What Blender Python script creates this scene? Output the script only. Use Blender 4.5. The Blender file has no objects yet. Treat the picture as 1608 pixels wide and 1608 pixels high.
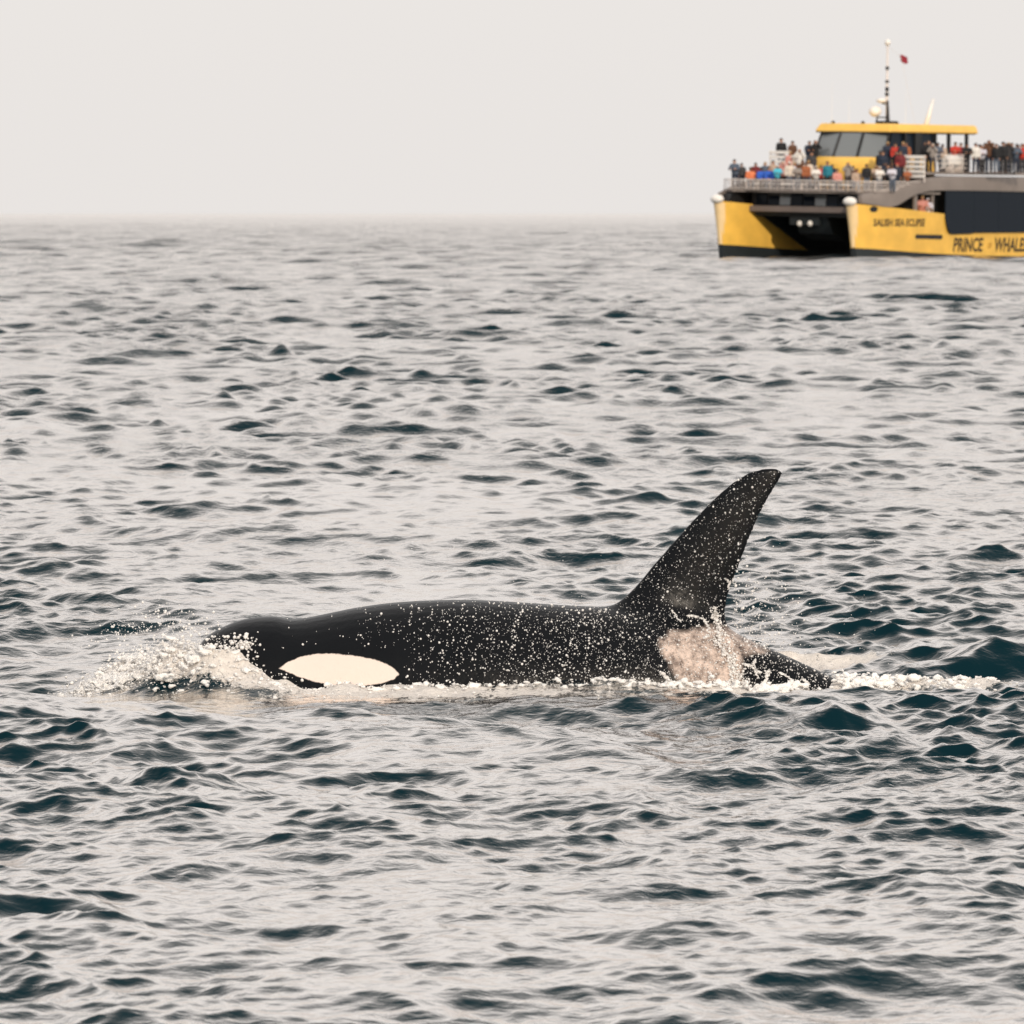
import bpy, bmesh, math, random
import numpy as np
from mathutils import Vector, Matrix
from mathutils.bvhtree import BVHTree

sc = bpy.context.scene
COL = sc.collection
R = math.radians

# ------------------------------------------------------------------ camera
CAM_H = 2.9                       # a photographer standing on a boat deck
cam = bpy.data.cameras.new('camera')
cam.sensor_width = 36.0
cam.lens = 36.0 * 8640 / 1608
cam.shift_y = -(804 - 335) / 1608
cam.clip_start = 0.5
cam.clip_end = 120000
cam.dof.use_dof = True
cam.dof.focus_distance = 33.8
cam.dof.aperture_fstop = 8.6
cam_o = bpy.data.objects.new('camera', cam)
cam_o.location = (0, 0, CAM_H)
cam_o.rotation_euler = (R(90), 0, 0)
COL.objects.link(cam_o)
sc.camera = cam_o

# ------------------------------------------------------------------ sky and sun
SUN_AZ, SUN_EL = R(18), R(19)     # behind the camera, a little to its right
sun_dir = Vector((math.sin(SUN_AZ) * math.cos(SUN_EL), -math.cos(SUN_AZ) * math.cos(SUN_EL), math.sin(SUN_EL)))
world = bpy.data.worlds.new('World')
sc.world = world
world.use_nodes = True
wn, wl = world.node_tree.nodes, world.node_tree.links
wn.clear()
w_out = wn.new('ShaderNodeOutputWorld')
w_bg = wn.new('ShaderNodeBackground')
w_bg.inputs['Strength'].default_value = 0.1
w_sky = wn.new('ShaderNodeTexSky')
w_sky.sky_type = 'NISHITA'
w_sky.sun_disc = False
w_sky.sun_elevation = SUN_EL
w_sky.sun_rotation = math.atan2(sun_dir.x, sun_dir.y)
w_sky.dust_density = 4.0
w_mix = wn.new('ShaderNodeMix')
w_mix.data_type = 'RGBA'
w_mix.inputs[0].default_value = 0.9           # thin even overcast veil over the blue sky
w_mix.inputs[7].default_value = (9.0, 8.62, 8.35, 1)
wl.new(w_sky.outputs[0], w_mix.inputs[6])
wl.new(w_mix.outputs[2], w_bg.inputs['Color'])
wl.new(w_bg.outputs[0], w_out.inputs[0])

sun = bpy.data.lights.new('sun', 'SUN')
sun.energy = 2.6
sun.angle = R(1.0)
sun.color = (1.0, 0.86, 0.70)
sun_o = bpy.data.objects.new('sun', sun)
sun_o.rotation_euler = (-sun_dir).to_track_quat('-Z', 'Y').to_euler()
sun_o.location = (20, -60, 40)
COL.objects.link(sun_o)

sc.view_settings.view_transform = 'Standard'
sc.view_settings.look = 'None'
sc.view_settings.exposure = 0.0
sc.view_settings.gamma = 1.0
sc.view_settings.use_curve_mapping = False
sc.cycles.max_bounces = 8
sc.cycles.caustics_reflective = False
sc.cycles.caustics_refractive = False

# ------------------------------------------------------------------ helpers
F = 8640.0
def on_water(px, py):             # a spot on the mean water level
    Y = CAM_H * F / (py - 335)
    return (px - 804) * Y / F, Y
def at(px, py, Y):                # a point at distance Y
    return Vector(((px - 804) * Y / F, Y, CAM_H - (py - 335) * Y / F))

def mat(name, color, rough=0.5, metal=0.0, noise=0.0, nscale=3.0, bump=0.0, bscale=20.0, coat=0.0, spec=0.5):
    m = bpy.data.materials.new(name)
    m.use_nodes = True
    n, l = m.node_tree.nodes, m.node_tree.links
    b = n['Principled BSDF']
    b.inputs['Base Color'].default_value = (*color, 1)
    b.inputs['Roughness'].default_value = rough
    b.inputs['Metallic'].default_value = metal
    b.inputs['Coat Weight'].default_value = coat
    b.inputs['Specular IOR Level'].default_value = spec
    tc = n.new('ShaderNodeTexCoord')
    if noise:
        t = n.new('ShaderNodeTexNoise'); t.inputs['Scale'].default_value = nscale; t.inputs['Detail'].default_value = 6
        l.new(tc.outputs['Object'], t.inputs['Vector'])
        r = n.new('ShaderNodeValToRGB')
        r.color_ramp.elements[0].position = 0.3; r.color_ramp.elements[1].position = 0.72
        r.color_ramp.elements[0].color = (*[c * (1 - noise) for c in color], 1)
        r.color_ramp.elements[1].color = (*[min(1, c * (1 + 0.5 * noise)) for c in color], 1)
        l.new(t.outputs['Fac'], r.inputs['Fac']); l.new(r.outputs[0], b.inputs['Base Color'])
    if bump:
        t = n.new('ShaderNodeTexNoise'); t.inputs['Scale'].default_value = bscale; t.inputs['Detail'].default_value = 4
        l.new(tc.outputs['Object'], t.inputs['Vector'])
        bp = n.new('ShaderNodeBump'); bp.inputs['Strength'].default_value = bump; bp.inputs['Distance'].default_value = 0.02
        l.new(t.outputs['Fac'], bp.inputs['Height']); l.new(bp.outputs[0], b.inputs['Normal'])
    return m

def link(name, me, material=None, parent=None):
    o = bpy.data.objects.new(name, me)
    COL.objects.link(o)
    if material is not None:
        me.materials.append(material)
    if parent is not None:
        o.parent = parent
    return o
def tag(o, label=None, cat=None, group=None, kind=None):
    for k, v in (('label', label), ('category', cat), ('group', group), ('kind', kind)):
        if v:
            o[k] = v
    return o
def empty(name, loc=(0, 0, 0), rz=0.0, parent=None):
    o = bpy.data.objects.new(name, None)
    o.empty_display_size = 0.2
    o.location = loc; o.rotation_euler = (0, 0, rz)
    COL.objects.link(o)
    if parent is not None:
        o.parent = parent
    return o
def np_mesh(name, V, Q, smooth=True):
    me = bpy.data.meshes.new(name)
    V = np.asarray(V, np.float32); Q = np.asarray(Q, np.int32)
    k = Q.shape[1]
    me.vertices.add(len(V)); me.vertices.foreach_set('co', V.ravel())
    me.loops.add(Q.size); me.loops.foreach_set('vertex_index', Q.ravel())
    me.polygons.add(len(Q))
    me.polygons.foreach_set('loop_start', np.arange(0, Q.size, k, dtype=np.int32))
    me.polygons.foreach_set('loop_total', np.full(len(Q), k, np.int32))
    if smooth:
        me.polygons.foreach_set('use_smooth', np.ones(len(Q), bool))
    me.update(calc_edges=True)
    return me

def seg_dist(x, y, pts):          # distance to a polyline, and how far along it (0..1)
    best = np.full(x.shape, 1e9, np.float32); along = np.zeros(x.shape, np.float32)
    n = len(pts) - 1
    for i in range(n):
        ax, ay = pts[i]; bx, by = pts[i + 1]
        dx, dy = bx - ax, by - ay
        t = np.clip(((x - ax) * dx + (y - ay) * dy) / (dx * dx + dy * dy + 1e-9), 0, 1)
        d = np.hypot(x - ax - t * dx, y - ay - t * dy)
        m = d < best
        best = np.where(m, d, best); along = np.where(m, (i + t) / n, along)
    return best, along

# ------------------------------------------------------------------ the sea
def build_sea():
    rng = np.random.default_rng(11)
    ys = [5.0]
    while ys[-1] < 60000:
        y = ys[-1]
        if y < 19.5: k = 0.008
        elif y < 62: k = 0.00088
        elif y < 500: k = 0.00145
        elif y < 1300: k = 0.0021
        else: k = 0.0040 * (y / 1300)
        ys.append(y * (1 + min(k, 0.2)))
    ys = np.array(ys)
    fine = np.linspace(-0.112, 0.112, 330)
    side = 0.112 + np.cumsum(0.0010 * 1.42 ** np.arange(1, 17))
    side = side[side < 1.6]
    ts = np.concatenate([-side[::-1], fine, side])
    Y = np.repeat(ys[:, None], len(ts), 1); X = Y * ts[None, :]
    srow = np.gradient(ys); scol = np.gradient(ts)
    S = np.maximum(srow[:, None], Y * scol[None, :] * 1.0)
    X = X.astype(np.float32); Y = Y.astype(np.float32); S = S.astype(np.float32)
    DX = np.zeros_like(X); DY = np.zeros_like(X); Z = np.zeros_like(X)
    # gusty patches that ruffle some stretches and leave others smooth
    gust = np.zeros_like(X)
    for i in range(14):
        L = rng.uniform(3.0, 22); a = rng.uniform(0, 2 * math.pi); p = rng.uniform(0, 6.28)
        gust += np.sin(2 * math.pi / L * (X * math.cos(a) + 0.55 * Y * math.sin(a)) + p)
    gust = np.clip(1.0 + 0.13 * gust, 0.62, 1.5)
    rough_far = (0.95 + 0.95 * np.clip((Y - 45) / 110, 0, 1)).astype(np.float32)
    N = 170
    lam = 5.5 * (0.085 / 5.5) ** ((np.arange(N) + rng.uniform(-.4, .4, N)) / (N - 1))
    for i, L in enumerate(lam):
        if L > 3.5: mss = 0.00006
        elif L > 1.2: mss = 0.00017
        elif L > 0.4: mss = 0.00056
        else: mss = 0.00086
        k = 2 * math.pi / L
        amp = math.sqrt(2 * mss) / k * rng.uniform(0.6, 1.4)
        spread = 28 if L > 1.2 else 40
        th = R(-94 + 11) + R(rng.normal(0, spread))        # travelling towards the camera, slightly left
        cx, cy = math.cos(th), math.sin(th)
        ymax = L / 2.2 / 0.00105 if L < 0.17 else 1e9
        fade = np.clip((L / (2.1 * S) - 1) / 1.0, 0, 1)
        rows = np.where(fade.max(1) > 0)[0]
        if len(rows) == 0: continue
        r1 = rows[-1] + 1
        ph = k * (X[:r1] * cx + Y[:r1] * cy) + rng.uniform(0, 6.28)
        a = amp * fade[:r1]
        if L < 1.0: a = a * gust[:r1]
        if 0.3 < L < 4: a = a * rough_far[:r1]
        s, c = np.sin(ph), np.cos(ph)
        Z[:r1] += a * c
        q = 0.95
        DX[:r1] -= q * a * cx * s; DY[:r1] -= q * a * cy * s
    # longer seas that only build up far out in the open strait
    open_sea = np.clip((Y - 110) / 350, 0, 1).astype(np.float32)
    for i in range(34):
        L = 5.0 * (30 / 5.0) ** (i / 33); k = 2 * math.pi / L
        amp = math.sqrt(2 * 0.00042) / k * rng.uniform(.6, 1.4) * (1 if L < 12 else (12 / L) ** .7)
        th = R(-84) + R(rng.normal(0, 34))
        a = amp * np.clip((L / (2.1 * S) - 1), 0, 1) * open_sea
        ph = k * (X * math.cos(th) + Y * math.sin(th)) + rng.uniform(0, 6.28)
        Z += a * np.cos(ph)
        DX -= .8 * a * math.cos(th) * np.sin(ph); DY -= .8 * a * math.sin(th) * np.sin(ph)
    # single steeper waves that stand out in the chop: (pixel x, pixel y of the foot, width px, height m)
    for (px, py, wpx, h, sy) in WAVES:
        x0, y0 = on_water(px, py)
        sx = wpx / 2 * y0 / F
        wob = 0.35 * np.sin((X - x0) / sx * 2.3 + px) * sy
        u = (Y - y0 - sy * 1.3 - wob) / sy
        prof = np.where(u < 0, np.exp(-(u * 1.25) ** 2), np.exp(-(u * 0.45) ** 2))
        ex = np.clip(1 - ((X - x0) / sx) ** 2, 0, 1) ** 1.2
        br = 0.55 + 0.30 * np.sin((X - x0) * 6.1 / sx + py) + 0.28 * np.sin((X - x0) * 11.7 / sx + 2.1 * px + u)
        if py > 900: br = 0.62 + 0.14 * np.sin((X - x0) * 3.1 / sx + py) + 0.08 * np.sin((X - x0) * 6.3 / sx + px)
        Z += (0.85 if py > 900 else 0.6) * h * ex * prof * br * 1.25
    # the water the whale pushes up at its head and along its side
    foam = np.zeros_like(X)
    near = (np.abs(X) < 9) & (Y > 28) & (Y < 42)
    xs, yy = X[near], Y[near]
    d, al = seg_dist(xs, yy, BOW_WAVE)
    up = np.interp(al, [0, .1, .28, .38, .46, .56, .7, 1], [.10, .19, .21, .16, .085, .03, .012, .004]).astype(np.float32) * np.exp(-(d / (0.20 + 0.10 * al)) ** 2)
    f = np.clip(1.10 - 0.55 * al, 0, 1) * np.exp(-(d / (0.20 + 0.16 * al)) ** 2)
    d2, al2 = seg_dist(xs, yy, TAIL_WAKE)
    up += 0.03 * np.exp(-(d2 / 0.30) ** 2) * (1 - al2) ** .5
    f = np.maximum(f, np.clip(1.08 - 0.55 * al2, 0, 1) * np.exp(-(d2 / 0.24) ** 2))
    d3, al3 = seg_dist(xs, yy, SIDE_FOAM)
    f = np.maximum(f, (0.40 + 0.45 * np.clip((al3 - .45) * 3, 0, 1)) * np.exp(-(d3 / 0.10) ** 2))
    d4, al4 = seg_dist(xs, yy, AERATED)
    f = np.maximum(f, 0.40 * np.exp(-(d4 / 0.42) ** 2))
    d5, al5 = seg_dist(xs, yy, FAR_SIDE)
    f = np.maximum(f, 0.62 * np.exp(-(d5 / 0.30) ** 2))
    lump = np.zeros_like(xs)
    for i in range(24):
        L = rng.uniform(0.10, 0.4); a = rng.uniform(0, 6.28)
        lump += np.sin(2 * math.pi / L * (xs * math.cos(a) + yy * math.sin(a)) + rng.uniform(0, 6.28)) * L
    calm = np.exp(-(d4 / 0.6) ** 2)          # the body damps the chop right beside it
    Z[near] = Z[near] * (1 - 0.6 * calm) - 0.03 * calm
    Z[near] += up + lump * (0.014 + 0.016 * np.clip(up * 5, 0, 1)) * np.clip(f, 0, 1)
    foam[near] = f
    fade = np.clip((Y - 3000) / 9000, 0, 1)
    V = np.stack([X + DX, Y + DY, Z * (1 - fade)], -1).reshape(-1, 3)
    nr, nc = X.shape
    idx = np.arange(nr * nc, dtype=np.int32).reshape(nr, nc)
    Q = np.stack([idx[:-1, :-1], idx[:-1, 1:], idx[1:, 1:], idx[1:, :-1]], -1).reshape(-1, 4)
    me = np_mesh('sea', V, Q)
    at_ = me.attributes.new('foam', 'FLOAT', 'POINT'); at_.data.foreach_set('value', foam.ravel().astype(np.float32))
    lod = np.clip((S - 0.05) / 0.65, 0, 1).ravel().astype(np.float32)
    at_ = me.attributes.new('lod', 'FLOAT', 'POINT'); at_.data.foreach_set('value', lod)
    o = link('sea', me, sea_material())
    tag(o, 'choppy pale grey sea with dark teal wave faces', 'water', kind='structure')
    return o, V

def sea_material():
    m = bpy.data.materials.new('sea_water'); m.use_nodes = True
    n, l = m.node_tree.nodes, m.node_tree.links
    n.clear()
    out = n.new('ShaderNodeOutputMaterial')
    geo = n.new('ShaderNodeNewGeometry')
    def mapping(sx, sy, sz, rz=0):
        mp = n.new('ShaderNodeMapping'); mp.inputs['Scale'].default_value = (sx, sy, sz); mp.inputs['Rotation'].default_value = (0, 0, rz)
        l.new(geo.outputs['Position'], mp.inputs['Vector']); return mp
    def noise(mp, scale, detail, rough=0.5, dist=0.0):
        t = n.new('ShaderNodeTexNoise'); t.inputs['Scale'].default_value = scale; t.inputs['Detail'].default_value = detail
        t.inputs['Roughness'].default_value = rough; t.inputs['Distortion'].default_value = dist
        l.new(mp.outputs[0], t.inputs['Vector']); return t
    def math_(op, a, b=None, clamp=False):
        x = n.new('ShaderNodeMath'); x.operation = op; x.use_clamp = clamp
        for i, v in enumerate((a, b)):
            if v is None: continue
            if isinstance(v, (int, float)): x.inputs[i].default_value = v
            else: l.new(v, x.inputs[i])
        return x.outputs[0]
    def bump(h, dist, strength=1.0, normal=None):
        b = n.new('ShaderNodeBump'); b.inputs['Distance'].default_value = dist
        if isinstance(strength, (int, float)): b.inputs['Strength'].default_value = strength
        else: l.new(strength, b.inputs['Strength'])
        l.new(h, b.inputs['Height'])
        if normal is not None: l.new(normal, b.inputs['Normal'])
        return b.outputs[0]
    lod = n.new('ShaderNodeAttribute'); lod.attribute_name = 'lod'
    foam = n.new('ShaderNodeAttribute'); foam.attribute_name = 'foam'
    gust = noise(mapping(0.16, 0.10, 0.1), 1.0, 2)
    gs = math_('MULTIPLY', math_('SUBTRACT', gust.outputs['Fac'], 0.10), 1.8, True)
    rip = noise(mapping(0.75, 1.25, 1, R(12)), 16.0, 3, 0.5, 0.4)
    nrm = bump(rip.outputs['Fac'], SEA['ripple'], gs)
    far = noise(mapping(0.45, 0.8, 1, R(-8)), 1.1, 5, 0.6, 0.4)
    nrm = bump(far.outputs['Fac'], SEA['far'], lod.outputs['Fac'], nrm)
    fr = n.new('ShaderNodeFresnel'); fr.inputs['IOR'].default_value = 1.34
    l.new(nrm, fr.inputs['Normal'])
    mr = n.new('ShaderNodeMapRange'); mr.interpolation_type = 'SMOOTHSTEP'
    mr.inputs[1].default_value = SEA['f0']; mr.inputs[2].default_value = SEA['f1']
    mr.inputs[3].default_value = 0.0; mr.inputs[4].default_value = 0.97
    l.new(fr.outputs[0], mr.inputs[0])
    deep = n.new('ShaderNodeBsdfDiffuse'); deep.inputs['Color'].default_value = (0.004, 0.020, 0.028, 1)
    gl = n.new('ShaderNodeBsdfGlossy'); l.new(math_('ADD', math_('MULTIPLY', lod.outputs['Fac'], 0.22), 0.08), gl.inputs['Roughness'])
    gl.inputs['Color'].default_value = (0.99, 0.955, 0.925, 1)
    l.new(nrm, gl.inputs['Normal'])
    mx = n.new('ShaderNodeMixShader')
    l.new(mr.outputs[0], mx.inputs[0]); l.new(deep.outputs[0], mx.inputs[1]); l.new(gl.outputs[0], mx.inputs[2])
    # foam: bubbles gathered into patches and strings
    fn = noise(mapping(1, 0.8, 1), 26.0, 8, 0.72, 0.5)
    fb = noise(mapping(1, 0.7, 1), 6.0, 4, 0.6, 0.8)
    mixn = math_('ADD', math_('MULTIPLY', fn.outputs['Fac'], 0.65), math_('MULTIPLY', fb.outputs['Fac'], 0.35))
    th = math_('SUBTRACT', math_('ADD', mixn, math_('MULTIPLY', foam.outputs['Fac'], 0.62)), 0.72)
    ff = math_('MULTIPLY', th, 11.0, True)
    fd = n.new('ShaderNodeBsdfDiffuse'); fd.inputs['Color'].default_value = (0.86, 0.82, 0.78, 1)
    fbn = bump(fn.outputs['Fac'], 0.03)
    l.new(fbn, fd.inputs['Normal'])
    mx2 = n.new('ShaderNodeMixShader')
    l.new(ff, mx2.inputs[0]); l.new(mx.outputs[0], mx2.inputs[1]); l.new(fd.outputs[0], mx2.inputs[2])
    l.new(mx2.outputs[0], out.inputs['Surface'])
    return m
SEA = dict(ripple=0.011, far=0.5, f0=0.025, f1=0.29)
WAVES = [(1275, 1143, 270, 0.14, 0.15), (620, 1142, 500, 0.13, 0.19), (300, 1240, 260, 0.11, 0.17),
         (900, 1200, 330, 0.075, 0.20), (1540, 1062, 330, 0.17, 0.30), (700, 572, 250, 0.34, 0.40),
         (690, 655, 280, 0.24, 0.36), (215, 560, 110, 0.20, 0.40), (450, 562, 200, 0.28, 0.4),
         (410, 800, 110, 0.12, 0.25), (570, 866, 170, 0.11, 0.25), (310, 722, 130, 0.11, 0.28),
         (40, 702, 120, 0.16, 0.3), (230, 672, 140, 0.12, 0.3), (1000, 672, 200, 0.12, 0.35),
         (1255, 548, 110, 0.20, 0.4), (1320, 968, 190, 0.08, 0.2), (90, 908, 160, 0.10, 0.2),
         (390, 1376, 200, 0.04, 0.12), (1010, 1352, 180, 0.04, 0.12), (1080, 1450, 200, 0.04, 0.12),
         (400, 1560, 220, 0.035, 0.12), (1020, 1595, 400, 0.04, 0.13), (110, 1440, 180, 0.04, 0.12),
         (1250, 960, 160, 0.07, 0.2), (110, 950, 180, 0.08, 0.2), (870, 850, 200, 0.08, 0.3)]
# paths on the water, metres, from the whale's nose along its near side
BOW_WAVE = [(-2.48, 34.25), (-2.05, 33.95), (-1.6, 33.72), (-1.0, 33.48), (-0.35, 33.25), (0.2, 33.15)]
TAIL_WAKE = [(2.05, 34.05), (2.25, 34.1), (2.75, 34.15), (3.0, 34.25)]
SIDE_FOAM = [(-1.2, 33.52), (-0.3, 33.47), (0.3, 33.44), (0.9, 33.46), (1.45, 33.58), (1.75, 33.72)]
AERATED = [(-1.4, 33.3), (-0.6, 33.1), (0.2, 33.05), (0.9, 33.15), (1.6, 33.3)]
FAR_SIDE = [(-2.4, 34.7), (-1.2, 35.0), (0.4, 35.1), (1.6, 35.2), (2.2, 35.3)]
sea, SEA_V = build_sea()

# ------------------------------------------------------------------ the whale
WY = 34.12                        # distance of the whale's midline
def wp(px, py): v = at(px, py, WY); return v.x, v.z

def tube_rings(stations, seg=40):
    """stations: (x, top z, bottom z, half width, superellipse power) -> verts, quads (one closed skin)"""
    V, Q = [], []
    for (x, zt, zb, hw, p) in stations:
        zc, h = (zt + zb) / 2, (zt - zb) / 2
        for j in range(seg):
            a = 2 * math.pi * j / seg
            c, s = math.cos(a), math.sin(a)
            V.append((x, WY + hw * math.copysign(abs(c) ** p, c), zc + h * math.copysign(abs(s) ** p, s)))
    n = len(stations)
    for i in range(n - 1):
        for j in range(seg):
            Q.append((i * seg + j, (i + 1) * seg + j, (i + 1) * seg + (j + 1) % seg, i * seg + (j + 1) % seg))
    return V, Q, [tuple(range(seg)), tuple(reversed(range((n - 1) * seg, n * seg)))]

def catmull(pts, t):              # pts rows sorted by first column
    xs = [p[0] for p in pts]
    i = max(0, min(len(xs) - 2, int(np.searchsorted(xs, t) - 1)))
    p1, p2 = np.array(pts[i]), np.array(pts[i + 1])
    p0 = np.array(pts[i - 1]) if i else p1 * 2 - p2
    p3 = np.array(pts[i + 2]) if i + 2 < len(pts) else p2 * 2 - p1
    u = (t - xs[i]) / (xs[i + 1] - xs[i])
    m1 = (p2 - p0) / (p2[0] - p0[0]) * (p2[0] - p1[0]); m2 = (p3 - p1) / (p3[0] - p1[0]) * (p2[0] - p1[0])
    return (2*u**3 - 3*u**2 + 1) * p1 + (u**3 - 2*u**2 + u) * m1 + (-2*u**3 + 3*u**2) * p2 + (u**3 - u**2) * m2

def remeshed(name, V, faces, voxel, smooth_it=0, smooth_f=0.5):
    me = bpy.data.meshes.new(name); me.from_pydata(V, [], faces); me.update()
    o = bpy.data.objects.new(name, me); COL.objects.link(o)
    md = o.modifiers.new('r', 'REMESH'); md.mode = 'VOXEL'; md.voxel_size = voxel; md.use_smooth_shade = True
    if smooth_it:
        s = o.modifiers.new('s', 'SMOOTH'); s.iterations = smooth_it; s.factor = smooth_f
    dg = bpy.context.evaluated_depsgraph_get()
    res = bpy.data.meshes.new_from_object(o.evaluated_get(dg))
    bpy.data.objects.remove(o); bpy.data.meshes.remove(me)
    res.name = name
    return res

def build_whale():
    #        px    top py  depth m  half width
    prof = [(303, 1034, 0.06, 0.03), (309, 1020, 0.20, 0.12), (319, 1005, 0.36, 0.20), (334, 993, 0.50, 0.27), (354, 982.5, 0.62, 0.33),
            (380, 973, 0.72, 0.375), (410, 968.5, 0.80, 0.41), (434, 968, 0.86, 0.43), (456, 972.5, 0.90, 0.445), (480, 970, 0.95, 0.46), (520, 962, 1.0, 0.485),
            (560, 954, 1.05, 0.505), (620, 946, 1.10, 0.53), (700, 942, 1.16, 0.55), (760, 942.5, 1.18, 0.56), (820, 946, 1.20, 0.56),
            (900, 951, 1.20, 0.55), (960, 953, 1.18, 0.53), (1020, 958, 1.14, 0.50), (1080, 968, 1.08, 0.46), (1140, 986, 1.0, 0.41),
            (1190, 1010, 0.90, 0.36), (1240, 1032, 0.80, 0.31), (1300, 1060, 0.72, 0.27), (1400, 1112, 0.54, 0.20),
            (1520, 1160, 0.42, 0.14), (1660, 1185, 0.30, 0.09), (1760, 1200, 0.20, 0.07), (1840, 1212, 0.10, 0.05)]
    st = []
    for px in np.linspace(303, 1840, 175):
        p = catmull(prof, px)
        x, z = wp(p[0], p[1])
        st.append((x, z, z - max(.04, p[2]), max(.02, p[3]), 0.98))
    V, Q, caps = tube_rings(st)
    faces = Q + caps
    def add_blade(rows, axis_pt):
        """rows: list of (leading point, trailing point, thickness) -> lens section blade, closed"""
        nonlocal V, faces
        k = 24; b0 = len(V)
        for (L, T, th, nrm) in rows:
            L, T, nrm = Vector(L), Vector(T), Vector(nrm)
            for j in range(k):
                a = 2 * math.pi * j / k
                u = 0.5 - 0.5 * math.cos(a)
                h = th * 2.6 * (math.sqrt(max(u, 0)) * (1 - u) * (0.75 if u < .5 else .75)) * (1 if math.sin(a) >= 0 else -1)
                V.append(tuple(L.lerp(T, u) + nrm * h))
        n = len(rows)
        for i in range(n - 1):
            for j in range(k):
                faces.append((b0 + i * k + j, b0 + i * k + (j + 1) % k, b0 + (i + 1) * k + (j + 1) % k, b0 + (i + 1) * k + j))
        faces.append(tuple(b0 + j for j in reversed(range(k)))); faces.append(tuple(b0 + (n - 1) * k + j for j in range(k)))
    lead = [(925, 1010), (948, 972), (975, 948), (1000, 926), (1030, 891), (1060, 856), (1090, 821), (1120, 789), (1150, 762), (1178, 744), (1200, 738), (1214, 736.5), (1221, 737)]
    trail = [(1190, 1035), (1160, 1003), (1147, 988), (1142, 965), (1144, 942), (1152, 914), (1165, 880), (1178, 846), (1193, 811), (1211, 778), (1224, 757), (1229.5, 746), (1229, 741)]
    thick = [.36, .31, .255, .20, .155, .125, .102, .085, .066, .054, .042, .03, .018]
    rows = []
    lead = [(x - 4 - 6 * max(0, (y - 800) / 170), y - 2) for x, y in lead]
    trail = [(x + 4, y) for x, y in trail]
    for a, b, t in zip(lead, trail, thick):
        rows.append((at(*a, WY), at(*b, WY), t * 0.55, (0, 1, 0)))
    add_blade(rows, None)
    # flippers and flukes, under the water
    for s in (-1, 1):
        x0, _ = wp(640, 1000)
        base = Vector((x0, WY + s * 0.40, -0.38))
        rows = []
        for i in range(8):
            t = i / 7
            c = base + Vector((0.42 * t, s * 0.62 * t, -0.50 * t))
            w = (0.30 + 0.16 * math.sin(math.pi * min(1, t * 1.1))) * (1 if t < .8 else max(.15, (1 - t) / .2 * .85 + .15))
            rows.append((c + Vector((-w * .5, 0, 0)), c + Vector((w * .5, 0, 0)), 0.05, Vector((0, s * .6, .8)).normalized()))
        add_blade(rows, None)
        x1, z1 = wp(1775, 1206)
        rows = []
        for i in range(8):
            t = i / 7
            L = Vector((x1 + 0.46 * t ** 1.4, WY + s * (0.01 + .85 * t), z1 - .05 + .03 * t))
            T = Vector((x1 + 0.42 + 0.14 * math.sin(math.pi * t) * .5 + .08 * t, L.y, L.z))
            rows.append((L, T, 0.045 * (1 - t) + .01, (0, 0, 1)))
        add_blade(rows, None)
    me = remeshed('body', V, faces, 0.0130, 7, 0.5)
    n = len(me.vertices)
    co = np.empty(n * 3, np.float32); me.vertices.foreach_get('co', co); co = co.reshape(-1, 3)
    # melt the root of the fin into the back
    ed = np.empty(len(me.edges) * 2, np.int32); me.edges.foreach_get('vertices', ed); ed = ed.reshape(-1, 2)
    pxv = 804 + co[:, 0] * F / WY; pyv = 335 + (CAM_H - co[:, 2]) * F / WY
    tp = np.interp(pxv, [p[0] for p in prof], [p[1] for p in prof])
    wgt = np.exp(-((pyv - tp + 2) / 50) ** 2) * np.clip((pxv - 915) / 60, 0, 1) * np.clip((1215 - pxv) / 50, 0, 1)
    # keep the thin trailing and leading edges where they are in side view
    for _ in range(150):
        acc = np.zeros_like(co); cnt = np.zeros(n, np.float32)
        for k_ in range(3):
            acc[:, k_] = np.bincount(ed[:, 0], co[ed[:, 1], k_], n) + np.bincount(ed[:, 1], co[ed[:, 0], k_], n)
        cnt = np.bincount(ed[:, 0], minlength=n) + np.bincount(ed[:, 1], minlength=n)
        dlt = (acc / np.maximum(cnt, 1)[:, None] - co) * (wgt * .6)[:, None]
        dlt[:, 0] *= .25; dlt[:, 2] *= .55
        co += dlt.astype(np.float32)
    me.vertices.foreach_set('co', co.ravel()); me.update()
    # the markings are skin colour; signed distance to their outlines in the body's side view
    px = 804 + co[:, 0] * F / WY; py = 335 + (CAM_H - co[:, 2]) * F / WY
    def sdf(poly):
        P = np.array(poly, float); inside = np.zeros(n, bool); d = np.full(n, 1e9)
        for i in range(len(P)):
            a, b = P[i], P[(i + 1) % len(P)]
            e = b - a; t = np.clip(((px - a[0]) * e[0] + (py - a[1]) * e[1]) / (e @ e), 0, 1)
            d = np.minimum(d, np.hypot(px - a[0] - t * e[0], py - a[1] - t * e[1]))
            c = ((a[1] > py) != (b[1] > py)) & (px < (b[0] - a[0]) * (py - a[1]) / (b[1] - a[1] + 1e-12) + a[0])
            inside ^= c
        return np.where(inside, d, -d)
    off = -6                       # the flank bulges towards the camera, which lowers it in view
    eye = [(441, 1047), (455, 1037), (475, 1029), (500, 1024), (530, 1023.5), (560, 1026), (590, 1031), (612, 1038), (625, 1047), (630, 1054), (622, 1062), (600, 1069), (570, 1073), (535, 1073), (500, 1068), (470, 1059)]
    eye = [(x, y + off) for x, y in eye]
    sad = [(1030, 1000), (1060, 990), (1100, 984), (1140, 988), (1168, 1000), (1200, 1020), (1206, 1030), (1180, 1028), (1162, 1030), (1160, 1060), (1160, 1110), (1100, 1100), (1062, 1065), (1040, 1030)]
    sad = [(x, y - 4) for x, y in sad]
    cv = np.clip(sdf(eye) / 24.0 + 0.5, 0, 1).astype(np.float32)
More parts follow.
